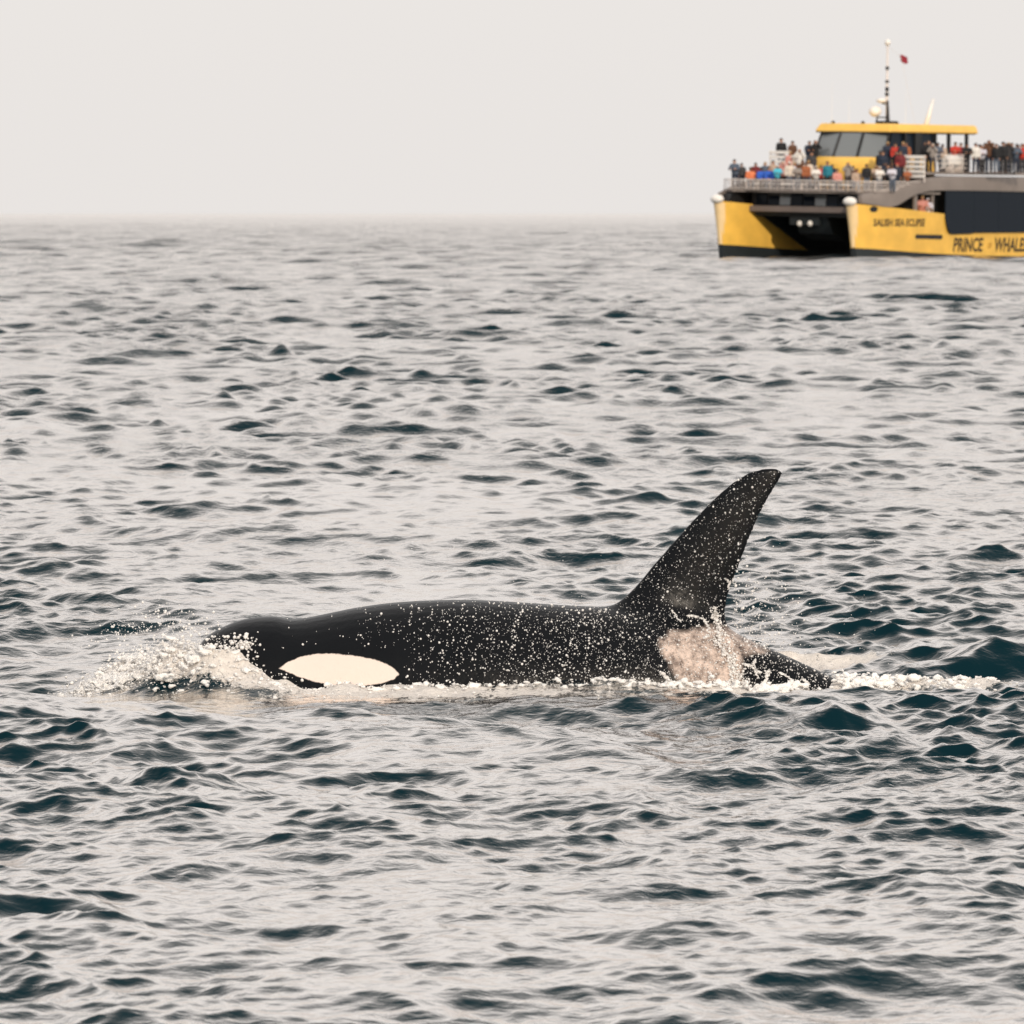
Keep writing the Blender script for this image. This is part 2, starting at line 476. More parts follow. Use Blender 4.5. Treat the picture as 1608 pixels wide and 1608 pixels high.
    a = me.attributes.new('eye_patch', 'FLOAT', 'POINT'); a.data.foreach_set('value', cv)
    cv = np.clip(sdf(sad) / 60.0 + 0.5, 0, 1).astype(np.float32)
    a = me.attributes.new('saddle', 'FLOAT', 'POINT'); a.data.foreach_set('value', cv)
    belly = np.clip((-0.42 - co[:, 2] + 0.10 * np.sin(co[:, 0] * 3)) * 6, 0, 1).astype(np.float32) * (np.abs(co[:, 1] - WY) < .5)
    a = me.attributes.new('belly', 'FLOAT', 'POINT'); a.data.foreach_set('value', belly.astype(np.float32))

    m = bpy.data.materials.new('wet_whale_skin'); m.use_nodes = True
    N, l = m.node_tree.nodes, m.node_tree.links
    b = N['Principled BSDF']
    b.inputs['Roughness'].default_value = 0.28
    b.inputs['Specular IOR Level'].default_value = 0.09
    b.inputs['Coat Weight'].default_value = 0.0
    tc = N.new('ShaderNodeTexCoord')
    def noise(scale, detail=5, rough=.6):
        t = N.new('ShaderNodeTexNoise'); t.inputs['Scale'].default_value = scale; t.inputs['Detail'].default_value = detail; t.inputs['Roughness'].default_value = rough
        l.new(tc.outputs['Object'], t.inputs['Vector']); return t.outputs['Fac']
    def attr(nm):
        t = N.new('ShaderNodeAttribute'); t.attribute_name = nm; return t.outputs['Fac']
    def mth(op, a, c, clamp=False):
        t = N.new('ShaderNodeMath'); t.operation = op; t.use_clamp = clamp
        for i, v in enumerate((a, c)):
            if isinstance(v, (int, float)): t.inputs[i].default_value = v
            else: l.new(v, t.inputs[i])
        return t.outputs[0]
    def mix(f, a, c):
        t = N.new('ShaderNodeMix'); t.data_type = 'RGBA'
        l.new(f, t.inputs[0])
        for i, v in ((6, a), (7, c)):
            if isinstance(v, tuple): t.inputs[i].default_value = (*v, 1)
            else: l.new(v, t.inputs[i])
        return t.outputs[2]
    n1 = noise(2.2)
    black = mix(n1, (0.003, 0.0042, 0.006), (0.009, 0.010, 0.012))
    n2 = noise(10, 10, .80)
    grey = mix(mth('MULTIPLY', mth('SUBTRACT', n2, .40), 5.5, True), (0.10, 0.078, 0.07), (0.66, 0.54, 0.475))
    fs = mth('MULTIPLY', mth('SUBTRACT', mth('ADD', attr('saddle'), mth('MULTIPLY', mth('SUBTRACT', noise(9, 6), .5), .45)), .44), 6.0, True)
    c1 = mix(fs, black, grey)
    fe = mth('MULTIPLY', mth('SUBTRACT', mth('ADD', attr('eye_patch'), mth('MULTIPLY', mth('SUBTRACT', noise(40, 3), .5), .16)), .5), 14.0, True)
    c2 = mix(fe, c1, (0.75, 0.655, 0.60))
    c3 = mix(attr('belly'), c2, (0.8, 0.78, 0.74))
    l.new(c3, b.inputs['Base Color'])
    bp = N.new('ShaderNodeBump'); bp.inputs['Distance'].default_value = 0.012; bp.inputs['Strength'].default_value = 0.35
    l.new(noise(16, 5), bp.inputs['Height']); l.new(bp.outputs[0], b.inputs['Normal'])
    root = link('killer_whale', me, m)
    tag(root, 'black killer whale with white eye patch and tall dorsal fin surfacing through the waves', 'whale')
    return root

whale = build_whale()
WTREE = BVHTree.FromPolygons([v.co[:] for v in whale.data.vertices], [p.vertices[:] for p in whale.data.polygons])
def on_whale(px, py):
    o = Vector((0, 0, CAM_H)); d = (at(px, py, WY) - o).normalized()
    h = WTREE.ray_cast(o, d)
    return (h[0], h[1]) if h[0] is not None else (None, None)

# ------------------------------------------------------------------ foam, spray and running water
white_water = mat('white_water', (0.88, 0.85, 0.82), 0.45, spec=0.3)
ICO_V = None
def ico(sub):
    bm = bmesh.new(); bmesh.ops.create_icosphere(bm, subdivisions=sub, radius=1)
    v = np.array([x.co[:] for x in bm.verts], np.float32); f = np.array([[q.index for q in p.verts] for p in bm.faces], np.int32)
    bm.free(); return v, f
def blobs(name, centres, radii, label, cat, sub=1, squash=(1, 1, 1), lump=0.25, seed=1):
    rng = np.random.default_rng(seed)
    v, f = ico(sub); n = len(centres); k = len(v)
    C = np.asarray(centres, np.float32); r = np.asarray(radii, np.float32)
    W = v[None] * r[:, None, None] * np.array(squash, np.float32)
    W *= 1 + lump * rng.uniform(-1, 1, (n, k, 1)).astype(np.float32)
    W += C[:, None, :]
    Fc = (f[None] + (np.arange(n) * k)[:, None, None]).reshape(-1, 3)
    me = np_mesh(name, W.reshape(-1, 3), Fc)
    o = link(name, me, white_water)
    return tag(o, label, cat, kind='stuff')

rng = np.random.default_rng(5)
# height of the water at a spot
_near = (np.abs(SEA_V[:, 0]) < 8) & (SEA_V[:, 1] > 30) & (SEA_V[:, 1] < 40)
_sv = SEA_V[_near]
_grid = {}
for x, y, z in _sv[::1]:
    k = (int(x / .06), int(y / .06))
    if k not in _grid or z > _grid[k]: _grid[k] = z
def water_z(x, y):
    for r in range(3):
        for i in range(-r, r + 1):
            for j in range(-r, r + 1):
                k = (int(x / .06) + i, int(y / .06) + j)
                if k in _grid: return _grid[k]
    return 0.0

def path_pts(path, t):
    n = len(path) - 1; i = min(n - 1, int(t * n)); u = t * n - i
    a, b = path[i], path[i + 1]
    return a[0] + (b[0] - a[0]) * u, a[1] + (b[1] - a[1]) * u

# churned white water thrown up by the head
def froth(name, C, Rr, label, voxel, seed):
    rg = np.random.default_rng(seed)
    v, f = ico(1); k = len(v)
    C = np.asarray(C, np.float32); r = np.asarray(Rr, np.float32)
    W = (v[None] * r[:, None, None] * np.array((1.7, 1, .75), np.float32) + C[:, None, :]).reshape(-1, 3)
    Fc = (f[None] + (np.arange(len(C)) * k)[:, None, None]).reshape(-1, 3)
    me = remeshed(name, W.tolist(), Fc.tolist(), voxel, 5, .5)
    n = len(me.vertices); co = np.empty(n * 3, np.float32); me.vertices.foreach_get('co', co); co = co.reshape(-1, 3)
    nm = np.empty(n * 3, np.float32); me.vertices.foreach_get('normal', nm); nm = nm.reshape(-1, 3)
    d = np.zeros(n, np.float32)
    for i in range(16):
        q = rg.normal(0, 1, 3); q /= np.linalg.norm(q); L = rg.uniform(.018, .07)
        d += np.sin(2 * math.pi / L * (co @ q.astype(np.float32)) + rg.uniform(0, 6.28)) * L
    co += nm * (d * .035 + rg.normal(0, .0012, n))[:, None].astype(np.float32)
    me.vertices.foreach_set('co', co.ravel()); me.update()
    o = link(name, me, froth_mat)
    return tag(o, label, 'foam', kind='stuff')
froth_mat = mat('froth', (0.93, 0.91, 0.89), 0.6, bump=.6, bscale=90, spec=.3)
for m_ in (froth_mat, white_water):
    bs = m_.node_tree.nodes['Principled BSDF']
    bs.inputs['Subsurface Weight'].default_value = 0.8
    bs.inputs['Subsurface Radius'].default_value = (.05, .05, .05)
    bs.inputs['Subsurface Scale'].default_value = 0.5
C, Rr, C2, R2 = [], [], [], []
for i in range(1300):
    t = abs(rng.normal(0, .26))
    if t > .8: continue
    x, y = path_pts(BOW_WAVE, t)
    x += rng.normal(-.05, .16); y += rng.normal(0, .12)
    hmax = 0.05 * math.exp(-((x + 2.12) / .33) ** 2) + .006
    z = water_z(x, y) - 0.012 + hmax * abs(rng.normal(0, .55))
    C.append((x, y, z)); Rr.append(min(.045, rng.lognormal(math.log(.009), .55)) * (1 - .5 * t))
for i in range(260):               # crest behind the head
    x = rng.uniform(-2.5, -1.75); y = 34.5 + rng.normal(0, .2)
    z = water_z(x, y) - .01 + abs(rng.normal(0, .05)) * math.exp(-((x + 2.15) / .3) ** 2)
    C.append((x, y, z)); Rr.append(min(.035, rng.lognormal(math.log(.008), .5)))
froth('bow_foam', C, Rr, 'churned white foam piled up around the head of the whale', .0065, 8)
for i in range(3200):              # loose drops over the pile
    t = abs(rng.normal(0, .26))
    if t > 1: continue
    x, y = path_pts(BOW_WAVE, t)
    x += rng.normal(-.05, .20); y += rng.normal(0, .16)
    hmax = 0.10 * math.exp(-((x + 2.12) / .42) ** 2) + .012
    C2.append((x, y, water_z(x, y) + hmax * abs(rng.normal(0, .6)))); R2.append(min(.012, rng.lognormal(math.log(.0030), .55)))
blobs('bow_spray', C2, R2, 'fine white drops bursting from the bow wave before the whale head', 'spray', 1, (1.2, 1, 1), .3)
# foam along the waterline of the near flank and behind the back
C, Rr = [], []
for i in range(1700):
    t = rng.uniform(0, 1)
    dens = 0.25 + 0.75 * min(1, max(0, (t - .42) * 4))
    if rng.uniform() > dens: continue
    x, y = path_pts(SIDE_FOAM, t)
    x += rng.normal(0, .05); y += rng.normal(0, .045)
    z = water_z(x, y) + 0.03 * abs(rng.normal(0, .7)) * dens
    C.append((x, y, z)); Rr.append(min(.026, rng.lognormal(math.log(.0062), .5)))
froth('flank_foam', C, np.array(Rr) * 1.1, 'ragged line of white foam along the whale flank at the waterline', .007, 2)
C, Rr = [], []
for i in range(1700):
    t = abs(rng.normal(0, .42))
    if t > 1: continue
    x, y = path_pts(TAIL_WAKE, t)
    x += rng.normal(0, .08); y += rng.normal(0, .13)
    z = water_z(x, y) + 0.05 * abs(rng.normal(0, .6)) * (1 - t)
    C.append((x, y, z)); Rr.append(min(.026, rng.lognormal(math.log(.0062), .5)))
froth('wake_foam', C, np.array(Rr) * 1.1, 'white foam of the wake behind the sinking tail stock', .007, 3)

# drops flying over the whale
C, Rr = [], []
def density(px, py):
    if py < 960 and px > 960: return 0.62
    if px > 1160: return 1.15
    if px > 960: return 1.0
    if px > 700: return .40 + .6 * (px - 700) / 260
    if px > 560: return .14 + .26 * (px - 560) / 140
    return 0.035 if px < 430 or py < 1015 else 0.02
tries = 0
while len(C) < 6400 and tries < 120000:
    tries += 1
    px = rng.uniform(320, 1300); py = rng.uniform(740, 1088)
    if rng.uniform() > density(px, py): continue
    if 435 < px < 635 and 1018 < py < 1080: continue
    h, nm = on_whale(px, py)
    if h is None: continue
    p = h + nm * .004 + (Vector((0, 0, CAM_H)) - h).normalized() * float(abs(rng.normal(0, .18))) if rng.uniform() < .5 else h + nm * .002
    C.append(p[:]); 
    rr = rng.lognormal(math.log(.0021), .55)
    if px < 960: rr *= 1.2
    if py < 960 and px > 960: rr *= .82
    Rr.append(min(.0085, rr))
for i in range(110):               # splashes on the brow
    px, py = rng.normal(382, 14), rng.normal(1012, 8)
    h, nm = on_whale(px, py)
    if h is not None: C.append((h + nm * .003)[:]); Rr.append(min(.016, rng.lognormal(math.log(.0062), .5)))
for i in range(620):               # broken water beside the running ropes
    k_ = rng.uniform(0, 1); pth = [(1121, 952), (1128, 990), (1131, 1015), (1146, 1034), (1156, 1060), (1158, 1080)]
    px, py = path_pts(pth, k_); px += rng.normal(3 * k_, 4 + 6 * k_)
    h, nm = on_whale(px, py)
    if h is not None: C.append((h + nm * float(abs(rng.normal(0, .012))))[:]); Rr.append(min(.011, rng.lognormal(math.log(.0042), .5)))
for i in range(1150):              # spray hanging in the air aft of the fin
    px = 1150 + abs(rng.normal(0, 62)); py = 985 + rng.normal(0, 55) + (px - 1150) * .35
    if py > 1085 or py < 850: continue
    h, nm = on_whale(px, py)
    Y = WY + rng.normal(0, .25)
    C.append(at(px, py, Y)[:]); Rr.append(min(.010, rng.lognormal(math.log(.0032), .45)))
for i in range(420):               # spray over the bow wave
    px = rng.normal(255, 60); py = 985 - abs(rng.normal(0, 20)) + abs(px - 260) * .25
    C.append(at(px, py, WY + rng.normal(0, .2))[:]); Rr.append(min(.010, rng.lognormal(math.log(.0034), .5)))
for i in range(420):               # few drops far from the animal
    px = rng.uniform(500, 1400); py = 960 + rng.normal(0, 75)
    C.append(at(px, py, WY - abs(rng.normal(.3, .5)))[:]); Rr.append(min(.006, rng.lognormal(math.log(.0022), .4)))
blobs('spray_drops', C, Rr, 'thousands of tiny white water drops flying over the whale back and fin', 'spray', 1, (1, 1, 1), .12, seed=4)

# ropes of water running off the base of the fin
def rope(paths):
    V, Q = [], []
    for pts, rad in paths:
        P = []
        for i in range(len(pts) - 1):
            for u in np.linspace(0, 1, 9)[: 9 if i == len(pts) - 2 else 8]:
                px = pts[i][0] + (pts[i + 1][0] - pts[i][0]) * u + rng.normal(0, 1.5)
                py = pts[i][1] + (pts[i + 1][1] - pts[i][1]) * u
                h, nm = on_whale(px, py)
                if h is None: continue
                P.append((h, nm))
        if len(P) < 3: continue
        b0 = len(V); k = 7
        for i, (h, nm) in enumerate(P):
            d = (P[min(i + 1, len(P) - 1)][0] - P[max(0, i - 1)][0]).normalized()
            s = d.cross(nm).normalized()
            r = rad * rng.uniform(.55, 1.35) * (1 if 0 < i < len(P) - 1 else .25)
            for j in range(k):
                a = 2 * math.pi * j / k
                V.append((h + s * (r * 1.25 * math.cos(a)) + nm * (r * .6 * math.sin(a)))[:])
        for i in range(len(P) - 1):
            for j in range(k):
                Q.append((b0 + i * k + j, b0 + i * k + (j + 1) % k, b0 + (i + 1) * k + (j + 1) % k, b0 + (i + 1) * k + j))
    return V, Q
ropes = [([(1121, 952), (1123, 972), (1128, 988), (1128, 1002), (1131, 1015), (1142, 1028), (1152, 1045), (1157, 1062), (1158, 1080)], .0065),
         ([(1077, 967), (1090, 967), (1104, 972), (1112, 982), (1112, 996)], .006),
         ([(1112, 996), (1106, 1003)], .008), ([(1138, 908), (1146, 915), (1143, 926)], .005),
         ([(1146, 1040), (1150, 1058), (1146, 1078)], .008), ([(1038, 1056), (1046, 1064), (1050, 1074)], .009),
         ([(1053, 957), (1062, 968), (1070, 978)], .005), ([(1166, 1042), (1180, 1046), (1196, 1058)], .008),
         ([(1206, 1052), (1204, 1064), (1198, 1078)], .009), ([(1225, 1055), (1242, 1066), (1254, 1076)], .008),
         ([(1185, 1034), (1186, 1048), (1192, 1066)], .006), ([(1260, 1066), (1270, 1076)], .01)]
V, Q = rope(ropes)
ro = link('water_rivulets', np_mesh('water_rivulets', V, Q), white_water)
tag(ro, 'white ropes of water running down below the dorsal fin', 'water', kind='stuff')

# ------------------------------------------------------------------ the tour boat (local axes: x aft, y to starboard, z up; origin at the foot of the port bow)
TH = R(39); sT, cT = math.sin(TH), math.cos(TH)
BX, BY = (1333 - 804) / F * 338.6, 338.6
boat = empty('tour_boat', (BX, BY, 0))
ROLL = R(1.0)
boat.rotation_euler = (ROLL, 0, math.pi / 2 - TH)
tag(boat, 'yellow and grey catamaran tour boat crowded with passengers on the open sea', 'boat')
BM = Matrix.Translation((BX, BY, 0)) @ Matrix.Rotation(math.pi / 2 - TH, 4, 'Z') @ Matrix.Rotation(ROLL, 4, 'X')
def b_of(px, a):                  # starboard offset of something seen at that column, a metres aft
    t = (px - 804) / F
    return (BX + a * sT - t * BY - t * a * cT) / (cT + t * sT)
def a_of(px, b):
    t = (px - 804) / F
    return (t * BY + t * b * sT - BX + b * cT) / (sT - t * cT)
def z_of(py, a, b):
    return CAM_H - (py - 335) * (BY + a * cT + b * sT) / F - b * math.tan(ROLL)

M = dict(
    yellow=mat('yellow_paint', (0.91, 0.55, 0.10), 0.42, noise=.16, nscale=.9, coat=.15),
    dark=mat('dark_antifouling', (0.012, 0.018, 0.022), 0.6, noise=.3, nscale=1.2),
    navy=mat('tunnel_navy', (0.006, 0.012, 0.016), 0.7, noise=.3, nscale=1.0),
    white=mat('white_gelcoat', (0.84, 0.82, 0.79), 0.4, noise=.06, nscale=2),
    cream=mat('stem_highlight_cream', (0.88, 0.66, 0.36), 0.4, noise=.08, nscale=2),  # paler than the yellow: the stem's sunlit highlight put into the colour
    grey=mat('grey_paint', (0.23, 0.20, 0.185), 0.55, noise=.12, nscale=1.1),
    tan=mat('weathered_grey_ledge', (0.17, 0.14, 0.13), 0.6, noise=.15, nscale=1.5),
    deck=mat('deck_paint', (0.22, 0.21, 0.20), 0.8, noise=.2, nscale=2),
    glass=mat('dark_glass', (0.010, 0.016, 0.026), 0.12, spec=0.10),
    clear=mat('windscreen_glass', (0.17, 0.19, 0.20), 0.10, spec=1.0),
    black=mat('black_trim', (0.012, 0.013, 0.015), 0.5, noise=.3, nscale=4),
    steel=mat('stainless_rail', (0.74, 0.67, 0.63), 0.4, 0.0, noise=.1, nscale=6),
    red=mat('flag_red', (0.28, 0.02, 0.04), 0.8, noise=.2, nscale=5),
    orange=mat('safety_orange', (0.75, 0.20, 0.05), 0.6, noise=.1, nscale=5),
    letter=mat('dark_lettering', (0.055, 0.040, 0.020), 0.6, noise=.15, nscale=4),
    gold=mat('tan_lettering', (0.50, 0.27, 0.045), 0.6, noise=.1, nscale=4),
)
class MB:
    def __init__(s): s.v, s.f = [], []
    def add(s, V, Fc):
        o = len(s.v); s.v += [tuple(p) for p in V]; s.f += [tuple(i + o for i in q) for q in Fc]; return s
    def box(s, x0, x1, y0, y1, z0, z1, bev=0.0):
        bm = bmesh.new(); bmesh.ops.create_cube(bm, size=1)
        for v in bm.verts:
            v.co = Vector(((x0 + x1) / 2 + v.co.x * (x1 - x0), (y0 + y1) / 2 + v.co.y * (y1 - y0), (z0 + z1) / 2 + v.co.z * (z1 - z0)))
        if bev: bmesh.ops.bevel(bm, geom=bm.edges[:], offset=bev, segments=3, affect='EDGES', profile=.5)
        return s.bm(bm)
    def bm(s, bm):
        bm.verts.index_update()
        s.add([v.co[:] for v in bm.verts], [[v.index for v in f.verts] for f in bm.faces]); bm.free(); return s
    def tube(s, pts, r, k=8, r2=None):
        pts = [Vector(p) for p in pts]; n = len(pts); V, Q = [], []
        for i, p in enumerate(pts):
            d = (pts[min(n - 1, i + 1)] - pts[max(0, i - 1)]).normalized()
            u = d.cross(Vector((0, 0, 1)) if abs(d.z) < .9 else Vector((1, 0, 0))).normalized(); w = d.cross(u)
            rr = r if r2 is None else r + (r2 - r) * i / (n - 1)
            V += [(p + (u * math.cos(2 * math.pi * j / k) + w * math.sin(2 * math.pi * j / k)) * rr)[:] for j in range(k)]
        for i in range(n - 1):
            Q += [(i * k + j, i * k + (j + 1) % k, (i + 1) * k + (j + 1) % k, (i + 1) * k + j) for j in range(k)]
        Q += [tuple(reversed(range(k))), tuple(range((n - 1) * k, n * k))]
        return s.add(V, Q)
    def ell(s, c, r, sub=2):
        v, f = ico(sub)
        return s.add([(c[0] + p[0] * r[0], c[1] + p[1] * r[1], c[2] + p[2] * r[2]) for p in v], f.tolist())
    def grid(s, P, flip=False):   # P[i][j] points
        n, m = len(P), len(P[0]); V = [p for r_ in P for p in r_]
        Q = [(i * m + j, (i + 1) * m + j, (i + 1) * m + j + 1, i * m + j + 1) for i in range(n - 1) for j in range(m - 1)]
        if flip: Q = [tuple(reversed(q)) for q in Q]
        return s.add(V, Q)
    def prism(s, poly, axis_a, axis_b, n0, n1):   # poly in two axes, extruded along the third
        ax = ({0, 1, 2} - {axis_a, axis_b}).pop(); k = len(poly); V = []
        for nn in (n0, n1):
            for p in poly:
                q = [0, 0, 0]; q[axis_a], q[axis_b], q[ax] = p[0], p[1], nn; V.append(tuple(q))
        Q = [tuple(range(k)), tuple(reversed(range(k, 2 * k)))] + [(i, k + i, k + (i + 1) % k, (i + 1) % k) for i in range(k)]
        return s.add(V, Q)
    def build(s, name, material, parent=None, smooth=False):
        me = bpy.data.meshes.new(name); me.from_pydata(s.v, [], s.f); me.update()
        bm = bmesh.new(); bm.from_mesh(me); bmesh.ops.remove_doubles(bm, verts=bm.verts, dist=1e-5)
        bmesh.ops.recalc_face_normals(bm, faces=bm.faces); bm.to_mesh(me); bm.free()
        if smooth: me.polygons.foreach_set('use_smooth', np.ones(len(me.polygons), bool)); me.update()
        if smooth == 'auto' : me.set_sharp_from_angle(angle=R(40))
        return link(name, me, material, parent)
BEAM = 10.2                       # between the two bows
LEN = 27.0
def stem(z): return 0.55 * (1 - min(z, 3.6) / 3.6)
def hw(a, z):
    d = max(0.0, a - stem(z))
    return 0.20 + (0.66 + 0.115 * max(-.5, z)) * (1 - math.exp(-d / 2.6))
def zline(a): return 0.10 + 0.66 * math.exp(-((a / 9.0) ** 1.3))
def sheer(a):
    if a <= 8.6: return 3.50 - 0.072 * a
    if a >= 9.5: return 1.70
    u = (a - 8.6) / 0.9
    return 1.70 + 1.18 * (1 - u) ** 3 if u < 1 else 1.70
AS = list(np.concatenate([np.linspace(0, 1, 26) ** 1.5 * 8.55, np.linspace(8.6, 9.5, 16), np.linspace(9.9, LEN, 24)]))
VS = np.linspace(0, 1, 15)
def diag(z): return 2.6 + max(0.0, (2.9 - z)) * 2.35        # slanted edge where the inboard face turns dark navy
def hull(bc, out):                # out: -1 outboard to port, +1 outboard to starboard
    h = empty('hull', (0, 0, 0), parent=boat)
    def pt(a, z, side): 
        aa = a + stem(z)
        return (min(aa, LEN), bc + side * hw(aa, z), z)
    # yellow outboard topside, bow and inboard forepart
    m = MB()
    m.grid([[pt(a, zline(a) + (sheer(a) - zline(a)) * v, out) for v in VS] for a in AS])
    P = []
    for u in np.linspace(0, 1, 28):
        row = []
        for v in VS:
            zn = .55 + 2.7 * v; ae = diag(zn); a = ae * u
            row.append(pt(a, zline(a) + (sheer(a) - zline(a)) * v, -out))
        P.append(row)
    m.grid(P)
    m.grid([[pt(0, zline(0) + (sheer(0) - zline(0)) * v, s_) for v in VS] for s_ in (-1, 0, 1)])
    m.grid([[pt(a, sheer(a) - .002, s_) for s_ in (-1, 0, 1)] for a in AS])
    m.build('topside', M['yellow'], h, 'auto')
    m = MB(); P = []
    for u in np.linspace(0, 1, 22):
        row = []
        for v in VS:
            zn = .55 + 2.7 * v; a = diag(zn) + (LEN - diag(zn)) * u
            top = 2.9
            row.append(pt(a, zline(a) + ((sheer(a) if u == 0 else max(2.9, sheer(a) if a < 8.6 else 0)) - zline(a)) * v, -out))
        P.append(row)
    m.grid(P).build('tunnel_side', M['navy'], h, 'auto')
    m = MB()
    for s_ in (-1, 1):
        m.grid([[pt(a, -.9 + (zline(a) + .9) * v, s_ * (1.0 if v > .3 else .55 + 1.5 * v)) for v in np.linspace(0, 1, 6)] for a in AS])
    m.grid([[pt(0, -.9 + (zline(0) + .9) * v, s_) for v in np.linspace(0, 1, 6)] for s_ in (-1, 0, 1)])
    m.grid([[pt(a, -.9, s_ * .55) for s_ in (-1, 1)] for a in AS])
    m.build('hull_bottom', M['dark'], h, 'auto')
    m = MB().box(LEN - .05, LEN + .02, bc - hw(LEN, 1), bc + hw(LEN, 1), -.8, 1.7).build('transom', M['yellow'], h)
    # stem, its sunlit highlight painted in as cream, and round white fender cap
    m = MB(); P = []
    for v in np.linspace(0, 1, 12):
        z = zline(0) + .04 + (3.36 - zline(0)) * v; w = (.20 + .20 * v)
        row = []
        for t in np.linspace(-1, 1, 9):
            row.append((stem(z) - .10 * (1 - t * t) - .02 + .16 * abs(t) ** 3, bc + w * t, z))
        P.append(row)
    m.grid(P)
    P2 = [[(p[0] + .14, p[1], p[2]) for p in r_] for r_ in P]; m.grid(P2, True)
    m.build('stem', M['cream'], h, True)
    MB().ell((.02, bc, 3.62), (.36, .46, .29), 3).build('bow_fender', M['white'], h, True)
    m = MB().prism([(.75, 3.3), (1.1, 3.95), (1.8, 4.12), (4.5, 4.12), (4.5, 3.0), (1.2, 3.2)], 0, 2, bc - .30, bc + .30).build('bow_bulwark', M['black'], h)
    return h
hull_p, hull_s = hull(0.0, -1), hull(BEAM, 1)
# marks on the port topside: fairlead, vent and the names
def on_side(a, z, off=.012): return Vector((a, -hw(a, z) - off, z))
def side_patch(poly, name, material, parent, off=.012, depth=.03):
    m = MB(); k = len(poly)
    V = [on_side(a, z, off)[:] for a, z in poly] + [on_side(a, z, -depth)[:] for a, z in poly]
    m.add(V, [tuple(range(k))] + [(i, k + i, k + (i + 1) % k, (i + 1) % k) for i in range(k)])
    return m.build(name, material, parent)
def side_xy(px, py):              # column and row -> distance aft and height on the port topside
    a = 3.0
    for _ in range(20):
        z = z_of(py, a, -hw(a, 2)); a = a_of(px, -hw(a, z))
    return a, z_of(py, a, -hw(a, z))
c = side_xy(1371, 328.5)
side_patch([(c[0] + .33 * math.cos(t), c[1] + .19 * math.sin(t)) for t in np.linspace(0, 2 * math.pi, 20, endpoint=False)], 'fairlead', M['black'], hull_p)
p0, p1 = side_xy(1437, 370), side_xy(1479, 373)
pl = [(p0[0] + .12 - .14 * math.sin(t), p0[1] - .06 + .14 * math.cos(t)) for t in np.linspace(0, math.pi, 8)] + [(p1[0] - .12 + .14 * math.sin(t), p0[1] - .10 - .14 * math.cos(t)) for t in np.linspace(0, math.pi, 8)]
side_patch(pl, 'vent', M['black'], hull_p, .02)
def lettering(text, pxa, pxb, pytop, pybot, material):
    cu = bpy.data.curves.new('txt', 'FONT'); cu.body = text; cu.size = 1.0; cu.resolution_u = 3; cu.offset = 0.03
    o = bpy.data.objects.new('txt', cu); COL.objects.link(o)
    me = bpy.data.meshes.new_from_object(o.evaluated_get(bpy.context.evaluated_depsgraph_get()))
    bpy.data.objects.remove(o)
    co = np.empty(len(me.vertices) * 3, np.float32); me.vertices.foreach_get('co', co); co = co.reshape(-1, 3)
    mn, mx = co.min(0), co.max(0)
    u = (co[:, 0] - mn[0]) / (mx[0] - mn[0]); v = (co[:, 1] - mn[1]) / (mx[1] - mn[1])
    a0, zt = side_xy(pxa, pytop); _, zb = side_xy(pxa, pybot); a1, zt1 = side_xy(pxb, pytop); _, zb1 = side_xy(pxb, pybot)
    out = [on_side(a0 + (a1 - a0) * uu, (zb + (zb1 - zb) * uu) * (1 - vv) + (zt + (zt1 - zt) * uu) * vv, .016)[:] for uu, vv in zip(u, v)]
    me.vertices.foreach_set('co', np.array(out, np.float32).ravel()); me.update()
    me.name = 'lettering'; me.materials.clear()
    return link('lettering', me, material, hull_p)
lettering('SALISH SEA ECLIPSE', 1371, 1452, 343.5, 355.5, M['letter'])
lettering('PRINCE', 1498, 1544, 373, 395.5, M['letter'])
lettering('OF', 1551, 1557, 381, 390, M['gold'])
lettering('WHALES', 1562, 1614, 373, 395.5, M['letter'])

# bridge between the hulls: dark underside, centre nacelle with two lamps, ledge and windows
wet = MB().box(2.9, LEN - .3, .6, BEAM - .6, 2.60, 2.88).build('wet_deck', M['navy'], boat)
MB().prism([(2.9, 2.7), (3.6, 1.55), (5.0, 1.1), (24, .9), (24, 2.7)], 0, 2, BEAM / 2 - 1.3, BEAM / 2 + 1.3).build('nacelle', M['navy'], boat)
for px in (1254.5, 1271):
    b = b_of(px, 2.9); z = z_of(351, 2.9, b)
    l_ = MB().ell((2.93, b, z), (.16, .20, .20), 2).build('lamp', M['white'], boat, True)
MB().box(2.9, 3.1, b_of(1280, 2.95) - .3, b_of(1246, 2.95) + .3, z_of(351, 2.9, 5) - .10, 2.75).build('lamp_bracket', M['navy'], boat)
MB().box(2.30, 2.95, .8, BEAM - .8, 2.86, 3.24, .05).build('ledge', M['tan'], boat)
fw = MB().box(2.75, 3.0, .7, BEAM - .7, 3.2, 4.16).build('front_wall', M['black'], boat)
n = 9
for i in range(n):
    b0 = 1.0 + (BEAM - 2.0) * i / n; b1 = 1.0 + (BEAM - 2.0) * (i + 1) / n - .09
    tilt = .10 + .05 * math.sin(i * 2.1)
    MB().add([(2.64, b0, 3.30), (2.64, b1, 3.30), (2.64 + tilt, b1, 4.06), (2.64 + tilt, b0, 4.06), (2.78, b0, 3.30), (2.78, b1, 3.30), (2.78 + .02, b1, 4.06), (2.78 + .02, b0, 4.06)],
             [(0, 1, 2, 3), (7, 6, 5, 4), (0, 4, 5, 1), (2, 6, 7, 3), (1, 5, 6, 2), (0, 3, 7, 4)]).build('window', M['glass'] if i % 3 else M['clear'], fw)

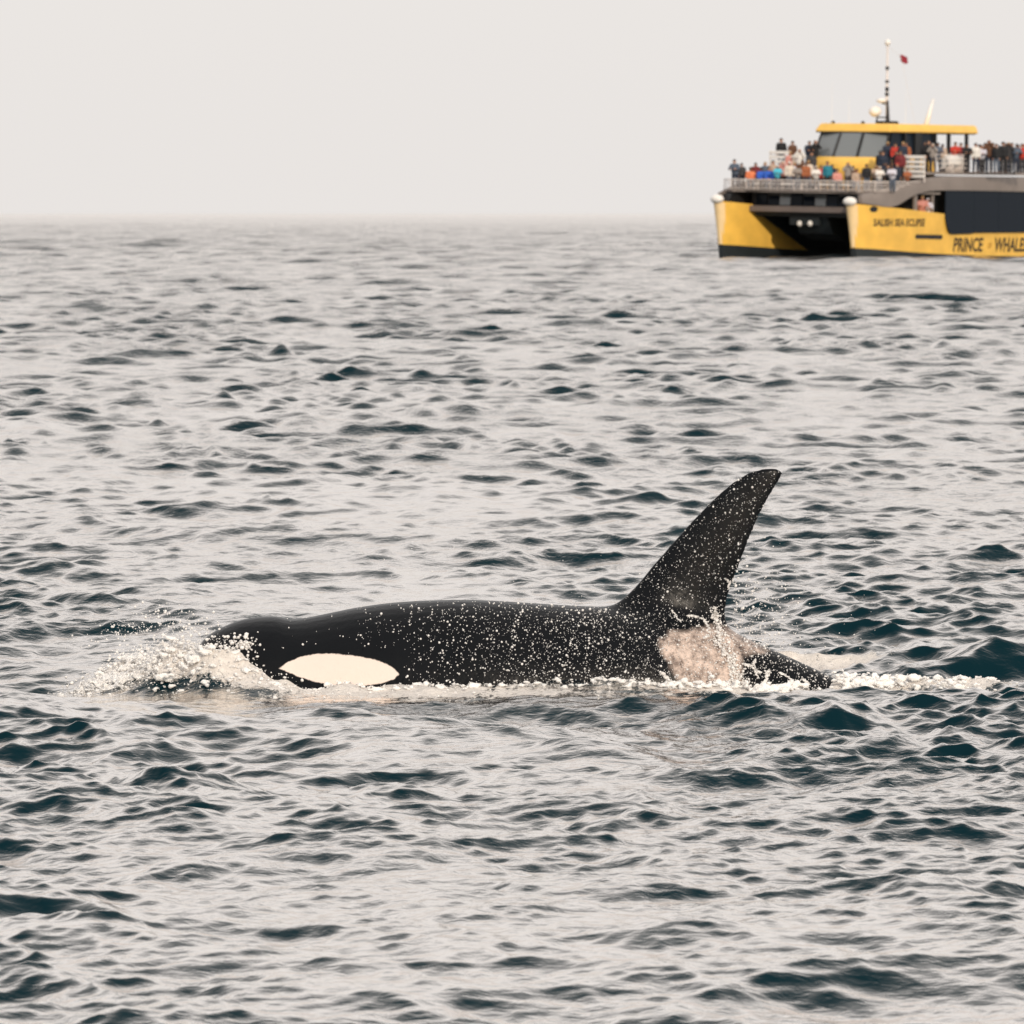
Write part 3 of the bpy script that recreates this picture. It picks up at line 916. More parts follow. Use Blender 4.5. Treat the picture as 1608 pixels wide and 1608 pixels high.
# grey sweep of the superstructure on both sides
sw = []
for px, yl, yh in ((1352, 319, 306.5), (1375, 322.5, 301.5), (1395, 325, 295.5), (1410, 321.5, 291), (1425, 312, 287), (1440, 304.5, 283), (1460, 300, 279), (1485, 299, 277), (1540, 299.5, 277.5), (1608, 301, 279)):
    a, bb = 3.0, -1.0
    for _ in range(25):
        bb = -hw(a, 3.6) - .05; a = .5 * a + .5 * max(.1, a_of(px, bb))
    sw.append((a + len(sw) * .002, z_of(yl, a, bb), z_of(yh, a, bb)))
sw.append((LEN - 1.0, sw[-1][1] - .05, sw[-1][2] - .05))
for side, bc in ((-1, 0.0), (1, BEAM)):
    m = MB(); P = []
    for i in range(61):
        a = sw[0][0] + (sw[-1][0] - sw[0][0]) * (i / 60) ** 1.3
        zl, zh = catmull(sw, a)[1:]
        zl = max(zl, sheer(a) - .02 if a < 4.2 else 0)
        bo = bc + side * (hw(a, 3.6) + .05); bi = bc + side * (hw(a, 3.6) - .22)
        P.append([(a, bi, zl), (a, bo, zl), (a, bo + side * .03, (zl + zh) / 2), (a, bo - side * .05, zh - .06), (a, bo - side * .13, zh), (a, bi, zh), (a, bi, zl)])
    m.grid(P)
    m.add(P[0][:6], [(0, 1, 2, 3, 4, 5)]); m.add(P[-1][:6], [(5, 4, 3, 2, 1, 0)])
    m.build('side_sweep', M['grey'], boat, 'auto')
# cabin under the sweep
cab = MB().box(9.3, LEN - 1.2, -.95, BEAM + .95, 1.60, 5.2).build('cabin', M['black'], boat)
MB().box(4.6, 9.4, .75, BEAM - .75, 2.8, 4.15).build('fore_cabin', M['black'], boat)
MB().box(5.0, 9.4, -.80, .9, 1.75, 1.95).build('side_deck', M['deck'], boat)
MB().box(5.0, 9.4, BEAM - .9, BEAM + .80, 1.75, 1.95).build('side_deck', M['deck'], boat)
for side, bc in ((-1, 0.0), (1, BEAM)):
    a = 8.75
    for i in range(6):
        a0, a1 = 9.05 + i * 2.75 if i else 8.62, 9.05 + (i + 1) * 2.75 - .02
        bo = bc + side * (1.22)
        m = MB()
        zb = 1.72
        poly = [(a0, zb), (a1, zb), (a1, 4.42), (a0, 4.42)]
        if i == 0: poly = [(x, sheer(x) - .06) for x in np.linspace(8.62, 9.6, 12)] + [(a1, 1.66), (a1, 4.42), (8.62, 4.42)]
        m.prism(poly, 0, 2, bo, bo - side * .06).build('window', M['glass'], cab)
for px, w in ((1436, .30), (1463, .16)):
    a = a_of(px, -.85)
    MB().box(a - w / 2, a + w / 2, -.92, -.74, 1.9, 4.4, .03).build('post', M['grey'], boat)

# decks
MB().prism([(1.6, 1.2), (1.35, 3.2), (1.25, BEAM / 2), (1.35, BEAM - 3.2), (1.6, BEAM - 1.2), (1.2, BEAM - .3), (1.6, BEAM + .75), (8.2, BEAM + 1.1), (8.2, -1.1), (1.6, -.75), (1.2, .3)], 0, 1, 4.10, 4.22).build('foredeck', M['grey'], boat)
MB().prism([(8.0, 2.4), (6.0, 1.9), (6.0, -1.0), (LEN - 1.1, -1.12), (LEN - 1.1, BEAM + 1.12), (6.0, BEAM + 1.0), (6.0, BEAM - 1.9), (8.0, BEAM - 2.4)], 0, 1, 5.34, 5.50).build('upper_deck', M['grey'], boat)
MB().box(5.1, 6.05, -.9, 2.5, 4.22, 4.85, .03).build('step', M['grey'], boat)
MB().box(5.1, 6.05, BEAM - 2.5, BEAM + .9, 4.22, 4.85, .03).build('step', M['grey'], boat)
# foredeck rail
rail = empty('railing', parent=boat)
line = [(5.8, -1.16), (3.4, -1.0), (1.7, -.72), (1.15, .25), (1.45, 1.2), (1.25, 3.2), (1.15, BEAM / 2), (1.25, BEAM - 3.2), (1.45, BEAM - 1.2), (1.15, BEAM - .25), (1.7, BEAM + .72), (3.4, BEAM + 1.0), (5.8, BEAM + 1.16)]
for z in (4.30, 4.42, 4.58, 4.72, 4.86):
    MB().tube([(a, b, z) for a, b in line], .030 if z < 4.8 else .045, 6).build('rail', M['steel'], rail, True)
for i in range(len(line) - 1):
    (a0, b0), (a1, b1) = line[i], line[i + 1]
    k = max(1, int(math.hypot(a1 - a0, b1 - b0) / .95))
    for j in range(k):
        u = j / k
        MB().tube([(a0 + (a1 - a0) * u, b0 + (b1 - b0) * u, 4.2), (a0 + (a1 - a0) * u, b0 + (b1 - b0) * u, 4.86)], .024, 6).build('post', M['steel'], rail, True)
MB().box(1.38, 1.43, 1.3, BEAM - 1.3, 4.215, 4.30).build('toe_board', M['grey'], rail)
# bench for the passengers behind the rail
for b0, b1 in ((1.0, 4.6), (5.4, 9.4)):
    be = empty('bench', parent=boat)
    MB().box(2.35, 2.85, b0, b1, 4.58, 4.66, .02).build('seat', M['white'], be)
    for b in (b0 + .2, (b0 + b1) / 2, b1 - .2): MB().box(2.45, 2.75, b - .04, b + .04, 4.22, 4.59).build('leg', M['steel'], be)
# slatted white guards at the front of the upper deck wings
for bc, zlo in ((b_of(1433, 5.95), 5.12), (b_of(1222, 5.95), 5.30)):
    g = empty('slatted_guard', parent=boat)
    for i in range(5):
        z = zlo + i * .30
        MB().box(5.90, 5.98, bc - .82 + .03 * i, bc + .82, z, z + .20, .02).build('slat', M['white'], g)
    for s_ in (-.75, .75): MB().box(5.98, 6.05, bc + s_ - .04, bc + s_ + .04, zlo - .25, zlo + 1.42).build('post', M['steel'], g)

# wheelhouse
W0, W1 = 2.25, 7.95
wh = empty('wheelhouse', parent=boat)
def arc_front(a0, bow, z, inset=0.0):
    return [(a0 - bow * (1 - ((b - BEAM / 2) / ((W1 - W0) / 2)) ** 2), b, z) for b in np.linspace(W0 + inset, W1 - inset, 13)]
m = MB(); P = []
for z, a0, bw, ins in ((4.2, 7.2, .25, .35), (4.9, 6.7, .45, .15), (5.5, 6.55, .55, .02), (6.0, 6.65, .6, 0), (6.28, 6.85, .6, .03), (6.38, 7.05, .6, .06)):
    f_ = arc_front(a0, bw, z, ins)
    P.append([(12.5, W0 + ins, z)] + f_ + [(12.5, W1 - ins, z)])
m.grid(P); m.build('front_panel', M['yellow'], wh, 'auto')
MB().box(7.2, 12.4, W0 + .08, W1 - .08, 6.30, 6.40).build('dashboard', M['black'], wh)
def quad_pane(p, name, material, t=.03):
    a, b, c_, d = [Vector(x) for x in p]; nn = (b - a).cross(d - a).normalized() * t
    return MB().add([a[:], b[:], c_[:], d[:], (a + nn)[:], (b + nn)[:], (c_ + nn)[:], (d + nn)[:]], [(0, 1, 2, 3), (7, 6, 5, 4), (0, 4, 5, 1), (1, 5, 6, 2), (2, 6, 7, 3), (3, 7, 4, 0)]).build(name, material, wh)
fl, fh = arc_front(7.05, .55, 6.38, .08), arc_front(7.75, .45, 7.95, .25)
for i0, i1 in ((0, 4), (4, 8), (8, 12)):
    A, B, C_, D = Vector(fl[i0]), Vector(fl[i1]), Vector(fh[i1]), Vector(fh[i0])
    g = .06
    quad_pane((A.lerp(B, g), B.lerp(A, g), C_.lerp(D, g), D.lerp(C_, g)), 'windscreen', M['clear'])
for i in (0, 4, 8, 12):
    MB().tube([fl[i], fh[i]], .075, 6).build('pillar', M['black'], wh)
for bs in (W0, W1):
    s_ = .08 if bs == W0 else -.08
    for a0, a1 in ((7.25, 9.0), (9.15, 10.7), (10.85, 12.4)):
        top0 = max(a0, 7.85)
        quad_pane(((a0, bs + s_, 6.40), (a1, bs + s_, 6.40), (a1, bs + s_ * 2.5, 7.93), (top0, bs + s_ * 2.5, 7.93)), 'side_window', M['glass'])
    for a in (9.07, 10.77, 12.45):
        MB().box(a - .07, a + .07, bs - .05, bs + .05, 6.3, 7.97).build('pillar', M['black'], wh)
MB().box(12.3, 12.5, W0 + .1, W1 - .1, 5.5, 7.95).build('aft_wall', M['black'], wh)
# roof with raised rim
m = MB(); bm = bmesh.new(); bmesh.ops.create_cube(bm, size=1)
for v in bm.verts:
    x = 7.25 if v.co.x < 0 else 17.2
    tp = v.co.z > 0
    w = 2.75 if tp else 2.98
    if v.co.x < 0 and tp: x += .35
    v.co = Vector((x, BEAM / 2 + math.copysign(w, v.co.y), 8.50 if tp else 7.95))
bmesh.ops.bevel(bm, geom=bm.edges[:], offset=.16, segments=4, affect='EDGES', profile=.5)
m.bm(bm)
roof = m.build('roof', M['yellow'], boat, 'auto')
MB().box(7.3, 17.0, BEAM / 2 - 2.8, BEAM / 2 + 2.8, 7.90, 7.948).build('ceiling_shade', M['black'], roof)  # black sheet that paints in the shadow line under the roof
for px, w in ((1437, .55), (1487, .22), (1515, .20)):
    a = a_of(px, 2.3)
    for b in (2.3, BEAM - 2.3):
        MB().box(a - w / 2, a + w / 2, b - .09, b + .09, 5.5, 7.96).build('roof_post', M['black'], roof)
for px in (1305, 1352, 1405):
    b = 7.6 if px < 1320 else (5.4 if px < 1380 else 2.6)
    a = max(7.2, a_of(px, b))
    MB().ell((a, b, 8.56), (.12, .16, .12), 1).tube([(a, b, 8.46), (a, b, 8.56)], .05, 6).build('roof_lamp', M['black'], roof)

# mast with radar domes, lights, antennas and flag
MA, Mb = a_of(1389, BEAM / 2), BEAM / 2
mast = empty('mast', parent=boat)
zt = z_of(68, MA, Mb)
MB().tube([(MA + .05, Mb, 8.4), (MA, Mb, 10.2), (MA, Mb, zt)], .10, 8, .055).build('pole', M['steel'], mast, True)
MB().box(MA - .55, MA + .45, Mb - .5, Mb + .5, 8.45, 8.70, .04).build('base', M['black'], mast)
MB().tube([(MA + .05, Mb - .1, 8.5), (MA, Mb - .05, 10.0)], .13, 6, .08).build('strut', M['black'], mast)
MB().ell((MA, Mb, zt + .05), (.20, .20, .22), 2).build('masthead_light', M['white'], mast, True)
for y, r in ((107, .10), (140, .13), (128, .08), (148, .11)):
    z = z_of(y, MA, Mb)
    MB().tube([(MA, Mb, z - r), (MA, Mb, z + r)], .12, 8).build('fitting', M['black'], mast)
b = Mb + .35; z = z_of(158, MA, b)
MB().ell((MA - .1, b, z), (.34, .34, .17), 2).build('satellite_dome', M['white'], mast, True)
MB().tube([(MA, Mb, z - .25), (MA - .1, b, z - .12)], .06, 6).build('bracket', M['black'], mast)
b = Mb + .75; z = z_of(175, MA, b)
MB().ell((MA - .2, b, z), (.42, .42, .36), 2).build('radar_dome', M['white'], mast, True)
MB().box(MA - .35, MA + .1, b - .25, Mb, z - .42, z - .34).build('bracket', M['black'], mast)
MB().box(MA - .03, MA + .03, b - .04, b + .04, 8.45, z - .36).build('stay', M['black'], mast)
fa = a_of(1411, Mb); fz = z_of(92, fa, Mb)
P = [[(fa + u * .7, Mb + .10 * math.sin(u * 6 + v), fz - .22 + .44 * v - .10 * u + .05 * math.sin(u * 8)) for v in np.linspace(0, 1, 6)] for u in np.linspace(0, 1, 9)]
fm = MB().grid(P); fm.grid([[(p[0], p[1] + .02, p[2]) for p in r_] for r_ in P], True)
fm.build('flag', M['red'], mast, True)
MB().tube([(MA, Mb, zt - .1), (fa, Mb, fz), (MA + 3.2, Mb, 8.5)], .008, 4).build('halyard', M['steel'], mast)
a0, a1 = a_of(1451, 4.0), a_of(1462, 4.0)
MB().tube([(a0, 4.0, 8.45), (a1, 4.0, z_of(156, a1, 4.0))], .16, 8, .10).build('antenna', M['white'], roof, True)
for px, y in ((1303, 128), (1330, 150), (1419, 140)):
    b = 7.4 if px < 1310 else (6.4 if px < 1400 else 3.4)
    a = max(7.1, a_of(px, b))
    MB().tube([(a, b, 8.45), (a, b, z_of(y, a, b))], .013, 5, .006).build('whip_antenna', M['white'], roof)

# upper deck rail, raft canister, seats
ur = empty('railing', parent=boat)
for z in (5.75, 6.05, 6.35, 6.60):
    for b in (-1.14, BEAM + 1.14):
        MB().tube([(7.6, b, z), (LEN - 1.2, b, z)], .022, 6).build('rail', M['steel'], ur, True)
for a in np.arange(7.6, LEN - 1.1, 1.5):
    for b in (-1.14, BEAM + 1.14):
        MB().tube([(a, b, 5.4), (a, b, 6.6)], .026, 6).build('post', M['steel'], ur, True)
a = a_of(1492, -.5)
lr = empty('raft_canister', parent=boat)
MB().tube([(a - .95, -.5, 6.16), (a - .9, -.5, 6.16), (a + .9, -.5, 6.16), (a + .95, -.5, 6.16)], .40, 18).build('canister', M['white'], lr, 'auto')
for d in (-.5, .5): MB().box(a + d - .06, a + d + .06, -.95, -.05, 5.48, 5.95).build('cradle', M['steel'], lr)

# ------------------------------------------------------------------ passengers
def capsule(pts, k=12):
    """pts: (x, y, z, radius) chain -> closed tapered tube"""
    V, Q = [], []
    P = [Vector(p[:3]) for p in pts]; rad = [p[3] for p in pts]
    d0 = (P[1] - P[0]).normalized(); d1 = (P[-1] - P[-2]).normalized()
    chain = [(P[0] - d0 * rad[0] * .85, rad[0] * .45)] + list(zip(P, rad)) + [(P[-1] + d1 * rad[-1] * .85, rad[-1] * .45)]
    n = len(chain)
    for i, (p, r) in enumerate(chain):
        d = (chain[min(n - 1, i + 1)][0] - chain[max(0, i - 1)][0]).normalized()
        u = d.cross(Vector((0, 1, 0)) if abs(d.y) < .9 else Vector((1, 0, 0))).normalized(); w = d.cross(u)
        V += [(p + (u * math.cos(2 * math.pi * j / k) + w * math.sin(2 * math.pi * j / k)) * r)[:] for j in range(k)]
    for i in range(n - 1):
        Q += [(i * k + j, i * k + (j + 1) % k, (i + 1) * k + (j + 1) % k, (i + 1) * k + j) for j in range(k)]
    Q += [tuple(reversed(range(k))), tuple(range((n - 1) * k, n * k))]
    return V, Q
def merged_skin(name, chains, voxel, it):
    V, Fc = [], []
    for ch in chains:
        v, f = capsule(ch); o = len(V); V += v; Fc += [tuple(i + o for i in q) for q in f]
    return remeshed(name, V, Fc, voxel, it)
def pose(kind):
    """joints of an adult 1.74 m tall, facing -y"""
    hip = 0.93
    if kind == 'sit': dz, lean = -0.40, .03
    elif kind == 'lean': dz, lean = 0.0, .16
    else: dz, lean = 0.0, .02
    def up(x, y, z): return Vector((x, y - lean * (z - hip) / .5 * .9, z + dz - lean * .12 * (z - hip)))
    J = dict(pel=up(0, 0, .95), wst=up(0, 0, 1.08), chest=up(0, .0, 1.30), neck=up(0, .01, 1.47), head=up(0, -.015, 1.62))
    for s, n in ((-1, 'R'), (1, 'L')):
        J['sh' + n] = up(s * .175, .0, 1.41)
        J['hp' + n] = up(s * .095, 0, .93)
        if kind == 'sit':
            J['kn' + n] = Vector((s * .13, -.44, .52)); J['an' + n] = Vector((s * .13, -.40, .09))
            J['el' + n] = J['sh' + n] + Vector((s * .06, -.08, -.27)); J['ha' + n] = Vector((s * .10, -.34, .66))
        else:
            J['kn' + n] = Vector((s * .11, -.03, .49)); J['an' + n] = Vector((s * .12, .02, .09))
            if kind == 'lean':
                J['el' + n] = J['sh' + n] + Vector((s * .09, -.16, -.22)); J['ha' + n] = J['el' + n] + Vector((-s * .10, -.22, .0))
            elif kind == 'photo':
                J['el' + n] = J['sh' + n] + Vector((s * .12, -.18, -.16)); J['ha' + n] = J['head'] + Vector((s * .075, -.20, -.03))
            else:
                J['el' + n] = J['sh' + n] + Vector((s * .06, .03, -.28)); J['ha' + n] = J['el' + n] + Vector((-s * .02, -.08, -.24))
    return J
def person_meshes(kind):
    J = pose(kind); v4 = lambda p, r: (p.x, p.y, p.z, r)
    hd = J['head']
    body = [[v4(J['pel'], .13), v4(J['wst'], .125), v4(J['chest'], .135), v4(J['neck'] - Vector((0, 0, .04)), .085)],
            [v4(J['neck'] - Vector((0, 0, .05)), .055), v4(J['neck'] + Vector((0, 0, .06)), .052)],
            [v4(hd + Vector((0, -.012, -.075)), .055), v4(hd + Vector((0, -.005, -.02)), .078), v4(hd + Vector((0, .012, .045)), .082)],
            [v4(hd + Vector((0, -.085, .0)), .013), v4(hd + Vector((0, -.10, -.03)), .016)]]
    for s, n in ((-1, 'R'), (1, 'L')):
        body.append([v4(hd + Vector((s * .078, .015, .01)), .016), v4(hd + Vector((s * .078, .015, -.02)), .014)])
        ha = J['ha' + n]; d = (ha - J['el' + n]).normalized()
        body.append([v4(J['sh' + n], .062), v4(J['sh' + n].lerp(J['el' + n], .5), .052), v4(J['el' + n], .043), v4(ha, .030)])
        body.append([v4(ha, .032), v4(ha + d * .05, .038), v4(ha + d * .085, .034)])
        side = d.cross(Vector((1, 0, 0))).normalized() if abs(d.x) < .8 else Vector((0, 1, 0))
        curl = side.cross(d).normalized()
        for f_ in range(4):
            o = ha + d * .085 + side * (-.033 + .022 * f_); ln = (.068, .078, .074, .058)[f_]
            body.append([v4(o, .0095), v4(o + d * ln * .6, .009), v4(o + d * ln + curl * (-s * .025), .0075)])
        body.append([v4(ha + d * .03 - side * .035, .012), v4(ha + d * .07 - side * .062, .009)])
        body.append([v4(J['hp' + n], .085), v4(J['hp' + n].lerp(J['kn' + n], .5), .075), v4(J['kn' + n], .055), v4(J['kn' + n].lerp(J['an' + n], .35), .056), v4(J['an' + n], .04)])
        body.append([v4(J['an' + n] + Vector((0, .03, -.045)), .042), v4(J['an' + n] + Vector((0, -.15, -.055)), .034)])
    jk = [[v4(J['pel'], 0.193), v4(J['wst'], 0.187), v4(J['chest'], 0.205), v4(J['neck'] - Vector((0, 0, .05)), 0.117)],
          [v4(J['shR'], 0.099), v4(J['shL'], 0.099)], [v4(J['wst'] + Vector((-.06, 0, 0)), 0.170), v4(J['wst'] + Vector((.06, 0, 0)), 0.170)],
          [v4(J['chest'] + Vector((-.07, 0, 0)), 0.175), v4(J['chest'] + Vector((.07, 0, 0)), 0.175)],
          [v4(J['neck'] + Vector((-.03, .03, -.02)), 0.073), v4(J['neck'] + Vector((.03, .03, -.02)), 0.073)]]
    tr = [[v4(J['pel'] + Vector((-.05, 0, -.02)), .135), v4(J['pel'] + Vector((.05, 0, -.02)), .135)]]
    sh = []
    for n in 'RL':
        jk.append([v4(J['sh' + n], .098), v4(J['sh' + n].lerp(J['el' + n], .5), .088), v4(J['el' + n], .076), v4(J['ha' + n], .052)])
        tr.append([v4(J['hp' + n], .105), v4(J['hp' + n].lerp(J['kn' + n], .5), .092), v4(J['kn' + n], .075), v4(J['an' + n] + Vector((0, 0, .02)), .062)])
        sh.append([v4(J['an' + n] + Vector((0, .035, -.045)), .05), v4(J['an' + n] + Vector((0, -.15, -.052)), .045)])
    return dict(body=merged_skin('body', body, .013, 3), jacket=merged_skin('jacket', jk, .02, 4), trousers=merged_skin('trousers', tr, .02, 3), shoes=merged_skin('shoes', sh, .02, 2), head=hd)
def head_gear(kind):
    v, f = ico(3); keep = []
    V = []
    for p in v:
        x, y, z = p
        V.append((x * .098, .012 + y * .112, .035 + z * .105))
    cut = {'short': lambda p: p[2] > .02 or p[1] > .055, 'long': lambda p: p[2] > .025 or p[1] > .03, 'hat': lambda p: p[2] > .035, 'hood': lambda p: p[2] > .05 or p[1] > -.02}[kind]
    F2 = [q for q in f.tolist() if all(cut(V[i]) for i in q)]
    m = MB().add(V, F2)
    if kind == 'long':
        vv, ff = capsule([(0, .06, .02, .085), (0, .075, -.10, .080), (0, .085, -.20, .055)]); m.add(vv, ff)
    if kind == 'hat':
        vv, ff = capsule([(-.05, -.10, .05, .028), (0, -.13, .048, .03), (.05, -.10, .05, .028)]); m.add(vv, ff)
    if kind == 'hood':
        vv, ff = capsule([(-.06, .06, -.10, .055), (0, .09, -.09, .06), (.06, .06, -.10, .055)]); m.add(vv, ff)
    me = bpy.data.meshes.new('hair'); me.from_pydata(m.v, [], m.f); me.update()
    bm = bmesh.new(); bm.from_mesh(me)
    bmesh.ops.delete(bm, geom=[x for x in bm.verts if not x.link_faces], context='VERTS')
    bmesh.ops.solidify(bm, geom=bm.faces[:], thickness=.006); bm.to_mesh(me); bm.free()
    me.polygons.foreach_set('use_smooth', np.ones(len(me.polygons), bool))
    return me
POSES = {k: person_meshes(k) for k in ('stand', 'lean', 'photo', 'sit')}
GEAR = {k: head_gear(k) for k in ('short', 'long', 'hat', 'hood')}
CL = dict(black=(.012, .013, .016), navy=(.02, .03, .055), blue=(.03, .12, .55), cyan=(.08, .50, .66), teal=(.02, .20, .28), slate=(.09, .12, .17),
          white=(.78, .76, .73), cream=(.70, .62, .54), grey=(.30, .27, .25), beige=(.48, .36, .28), pink=(.62, .28, .24), orange=(.72, .22, .10),
          red=(.50, .045, .03), maroon=(.16, .02, .025), lavender=(.66, .65, .74), brown=(.12, .055, .03), charcoal=(.045, .045, .05), rust=(.36, .12, .05))
CM = {k: mat('cloth_' + k, c, .85, noise=.25, nscale=9, bump=.4, bscale=14) for k, c in CL.items()}
SKIN = [mat('skin_' + str(i), c, .5, noise=.08, nscale=10) for i, c in enumerate(((.55, .30, .20), (.42, .21, .13), (.20, .095, .055)))]
HAIR = dict(dark=mat('hair_dark', (.012, .009, .008), .6, noise=.3, nscale=30), brown=mat('hair_brown', (.07, .032, .016), .6, noise=.3, nscale=30), fair=mat('hair_fair', (.40, .26, .12), .6, noise=.3, nscale=30))
for nm in ('white', 'cream', 'black', 'red', 'navy', 'orange', 'charcoal', 'teal', 'lavender'): HAIR[nm] = CM[nm]
prng = random.Random(3)
_first = set()
def person(px, a, z, kind, jacket, gear, hair, label, s=1.0, turn=None, trousers=None, b=None, group='passengers aboard the tour boat'):
    bb = b_of(px, a) if b is None else b
    p = BM @ Vector((a, bb, z))
    r = empty('person', p, R(turn if turn is not None else prng.uniform(-35, 35)))
    s *= 1.06; r.scale = (s * 1.06, s * 1.06, s)
    tag(r, label, 'person', group)
    P = POSES[kind]
    def part(name, me, m):
        o = bpy.data.objects.new(name, me); COL.objects.link(o); o.parent = r
        if not me.materials: me.materials.append(None)
        o.material_slots[0].link = 'OBJECT'; o.material_slots[0].material = m
        return o
    part('body', P['body'], prng.choice(SKIN))
    part('jacket', P['jacket'], CM[jacket])
    part('trousers', P['trousers'], CM[trousers or prng.choice(['black', 'navy', 'charcoal', 'slate'])])
    part('shoes', P['shoes'], CM[prng.choice(['black', 'charcoal', 'brown'])])
    h = part('hair' if gear in ('short', 'long') else ('cap' if gear == 'hat' else 'hood'), GEAR[gear], HAIR[hair]); h.location = P['head']
    # compare with where the head should appear
    return r
FD, ST, UP = 4.222, 4.852, 5.502
BS = FD                            # seated passengers keep their feet on the foredeck
# ---- at the rail of the foredeck
person(1153, 1.75, FD, 'lean', 'slate', 'short', 'dark', 'person in slate blue jacket standing alone at the starboard corner of the bow rail', 1.03, -15)
person(1177, 2.62, BS, 'sit', 'orange', 'short', 'brown', 'seated person in orange jacket on the bow bench beside a blue jacket', 1.0, 0)
person(1194, 2.62, BS, 'sit', 'blue', 'hat', 'navy', 'seated person in bright blue jacket and navy cap on the bow bench', 1.0, 10)
person(1207, 2.62, BS, 'sit', 'blue', 'hood', 'navy', 'seated person in bright blue jacket with hood up on the bow bench', 1.02, -10)
person(1219, 2.2, FD, 'lean', 'cyan', 'hat', 'white', 'person in pale cyan jacket and white cap leaning on the bow rail', .86, 10)
person(1238, 3.4, FD, 'stand', 'cream', 'hat', 'white', 'person in cream jacket and white cap behind the bow rail', .98, 5)
person(1251, 2.2, FD, 'lean', 'grey', 'long', 'brown', 'long haired person in grey jacket leaning on the bow rail', .88, -10)
person(1264, 3.3, FD, 'stand', 'rust', 'short', 'brown', 'person in rust brown jacket standing below the wheelhouse', .96, 20)
person(1280, 2.0, FD, 'lean', 'white', 'hood', 'white', 'person in white hooded jacket leaning on the bow rail', .84, 0)
person(1298, 2.7, FD, 'stand', 'teal', 'short', 'brown', 'person in teal jacket standing before the yellow wheelhouse front', 1.0, -20)
person(1313, 2.62, BS, 'sit', 'pink', 'long', 'dark', 'seated person in dusty pink jacket on the bow bench', .98, 10)
person(1330, 3.3, FD, 'photo', 'grey', 'long', 'dark', 'dark haired person in grey jacket raising both hands to the face', .97, 0)
person(1344, 2.62, BS, 'sit', 'beige', 'short', 'brown', 'seated person in beige jacket on the port end of the bow bench', 1.0, -8)
person(1359, 2.6, FD, 'stand', 'black', 'short', 'dark', 'person in black jacket before the yellow wheelhouse front', .93, 15)
person(1379, 2.6, FD, 'lean', 'white', 'hat', 'cream', 'person in white jacket and cream cap at the port rail', .86, 10)
person(1400, 3.0, FD, 'lean', 'lavender', 'short', 'dark', 'person in lavender white jacket bending over the port rail', .90, -15)
person(1185, 4.2, FD, 'stand', 'maroon', 'long', 'dark', 'long haired person in maroon jacket standing behind the bow bench', .92, 0)
# ---- on the steps and wings beside the wheelhouse
person(1225, 6.5, UP, 'stand', 'black', 'short', 'dark', 'person in black jacket standing tallest on the starboard wing', 1.08, -20)
person(1239, 5.55, ST, 'stand', 'pink', 'short', 'fair', 'fair haired person in pink top on the starboard step', .98, 15)
person(1254, 5.6, ST, 'photo', 'white', 'hat', 'white', 'person in white jacket and white cap taking a photograph on the starboard step', 1.08, -5)
person(1258, 6.6, UP, 'stand', 'brown', 'short', 'dark', 'person in brown jacket on the starboard wing behind the white jacket', .99, 25, b=9.2)
person(1268, 4.6, FD, 'stand', 'cream', 'long', 'fair', 'long fair haired person in cream jacket below the starboard step', 1.03, -10)
person(1278, 6.7, UP, 'photo', 'black', 'short', 'brown', 'person in black jacket raising a camera beside the wheelhouse glass', 1.02, 10)
person(1385, 5.55, ST, 'stand', 'navy', 'short', 'brown', 'person in navy jacket on the port step beside the wheelhouse', 1.03, -15)
person(1399, 4.7, FD, 'stand', 'black', 'short', 'dark', 'person in black jacket standing at the foot of the port step', 1.02, 10)
person(1412, 5.5, ST, 'stand', 'maroon', 'short', 'brown', 'person in maroon jacket on the port step', 1.05, 0)
person(1387, 4.6, FD, 'photo', 'navy', 'hood', 'black', 'person in navy jacket with black hood taking a photograph at the port step', .98, 20)
person(1377, 4.4, FD, 'stand', 'charcoal', 'hat', 'black', 'person in charcoal jacket and black cap beside the yellow wheelhouse front', .90, -20)
person(1404, 6.7, UP, 'stand', 'red', 'short', 'brown', 'person in red jacket on the port wing close to the wheelhouse', .95, 5)
person(1392, 6.9, UP, 'stand', 'navy', 'long', 'fair', 'fair long haired person in navy jacket close to the wheelhouse glass', 1.0, 5)
person(1416, 6.8, UP, 'stand', 'navy', 'short', 'fair', 'fair haired person in navy jacket behind the slatted white guard', 1.0, 25)
person(1423, 4.9, FD, 'lean', 'rust', 'short', 'brown', 'person in rust jacket bending at the foot of the slatted white guard', .80, 0)
person(1446, 7.3, UP, 'stand', 'rust', 'short', 'brown', 'person in rust jacket on the upper deck behind the slatted white guard', .98, -10, b=.9)
person(1456, 8.0, UP, 'stand', 'black', 'short', 'dark', 'tall person in black coat on the upper deck under the roof edge', 1.08, 30)
person(1470, 8.6, UP, 'lean', 'slate', 'short', 'dark', 'person in slate jacket leaning on the upper rail before the raft canister', 1.0, 5)
person(1463, 7.8, UP, 'photo', 'grey', 'hat', 'cream', 'person in grey jacket and cream cap taking a photograph from the upper rail', .95, -15)
# ---- aft on the upper deck
person(1497, 11.3, UP, 'lean', 'red', 'short', 'brown', 'person in red jacket leaning behind the white raft canister', 1.03, 10)
person(1507, 12.0, UP, 'stand', 'maroon', 'short', 'dark', 'person in maroon jacket between the two thin roof posts', 1.0, -5)
person(1516, 11.0, UP, 'lean', 'black', 'long', 'dark', 'long haired person in black jacket beside the aftmost roof post', .98, 5)
person(1530, 11.4, UP, 'stand', 'white', 'short', 'dark', 'person in white jacket at the upper rail just aft of the roof', 1.0, 15)
person(1540, 12.3, UP, 'lean', 'lavender', 'short', 'brown', 'person in lavender jacket leaning on the upper rail', .95, -10)
person(1551, 12.6, UP, 'photo', 'brown', 'long', 'brown', 'brown haired person in brown coat raising a camera at the upper rail', 1.10, 0)
person(1563, 12.6, UP, 'stand', 'black', 'short', 'brown', 'brown haired person in black jacket standing at the upper rail', .98, -25)
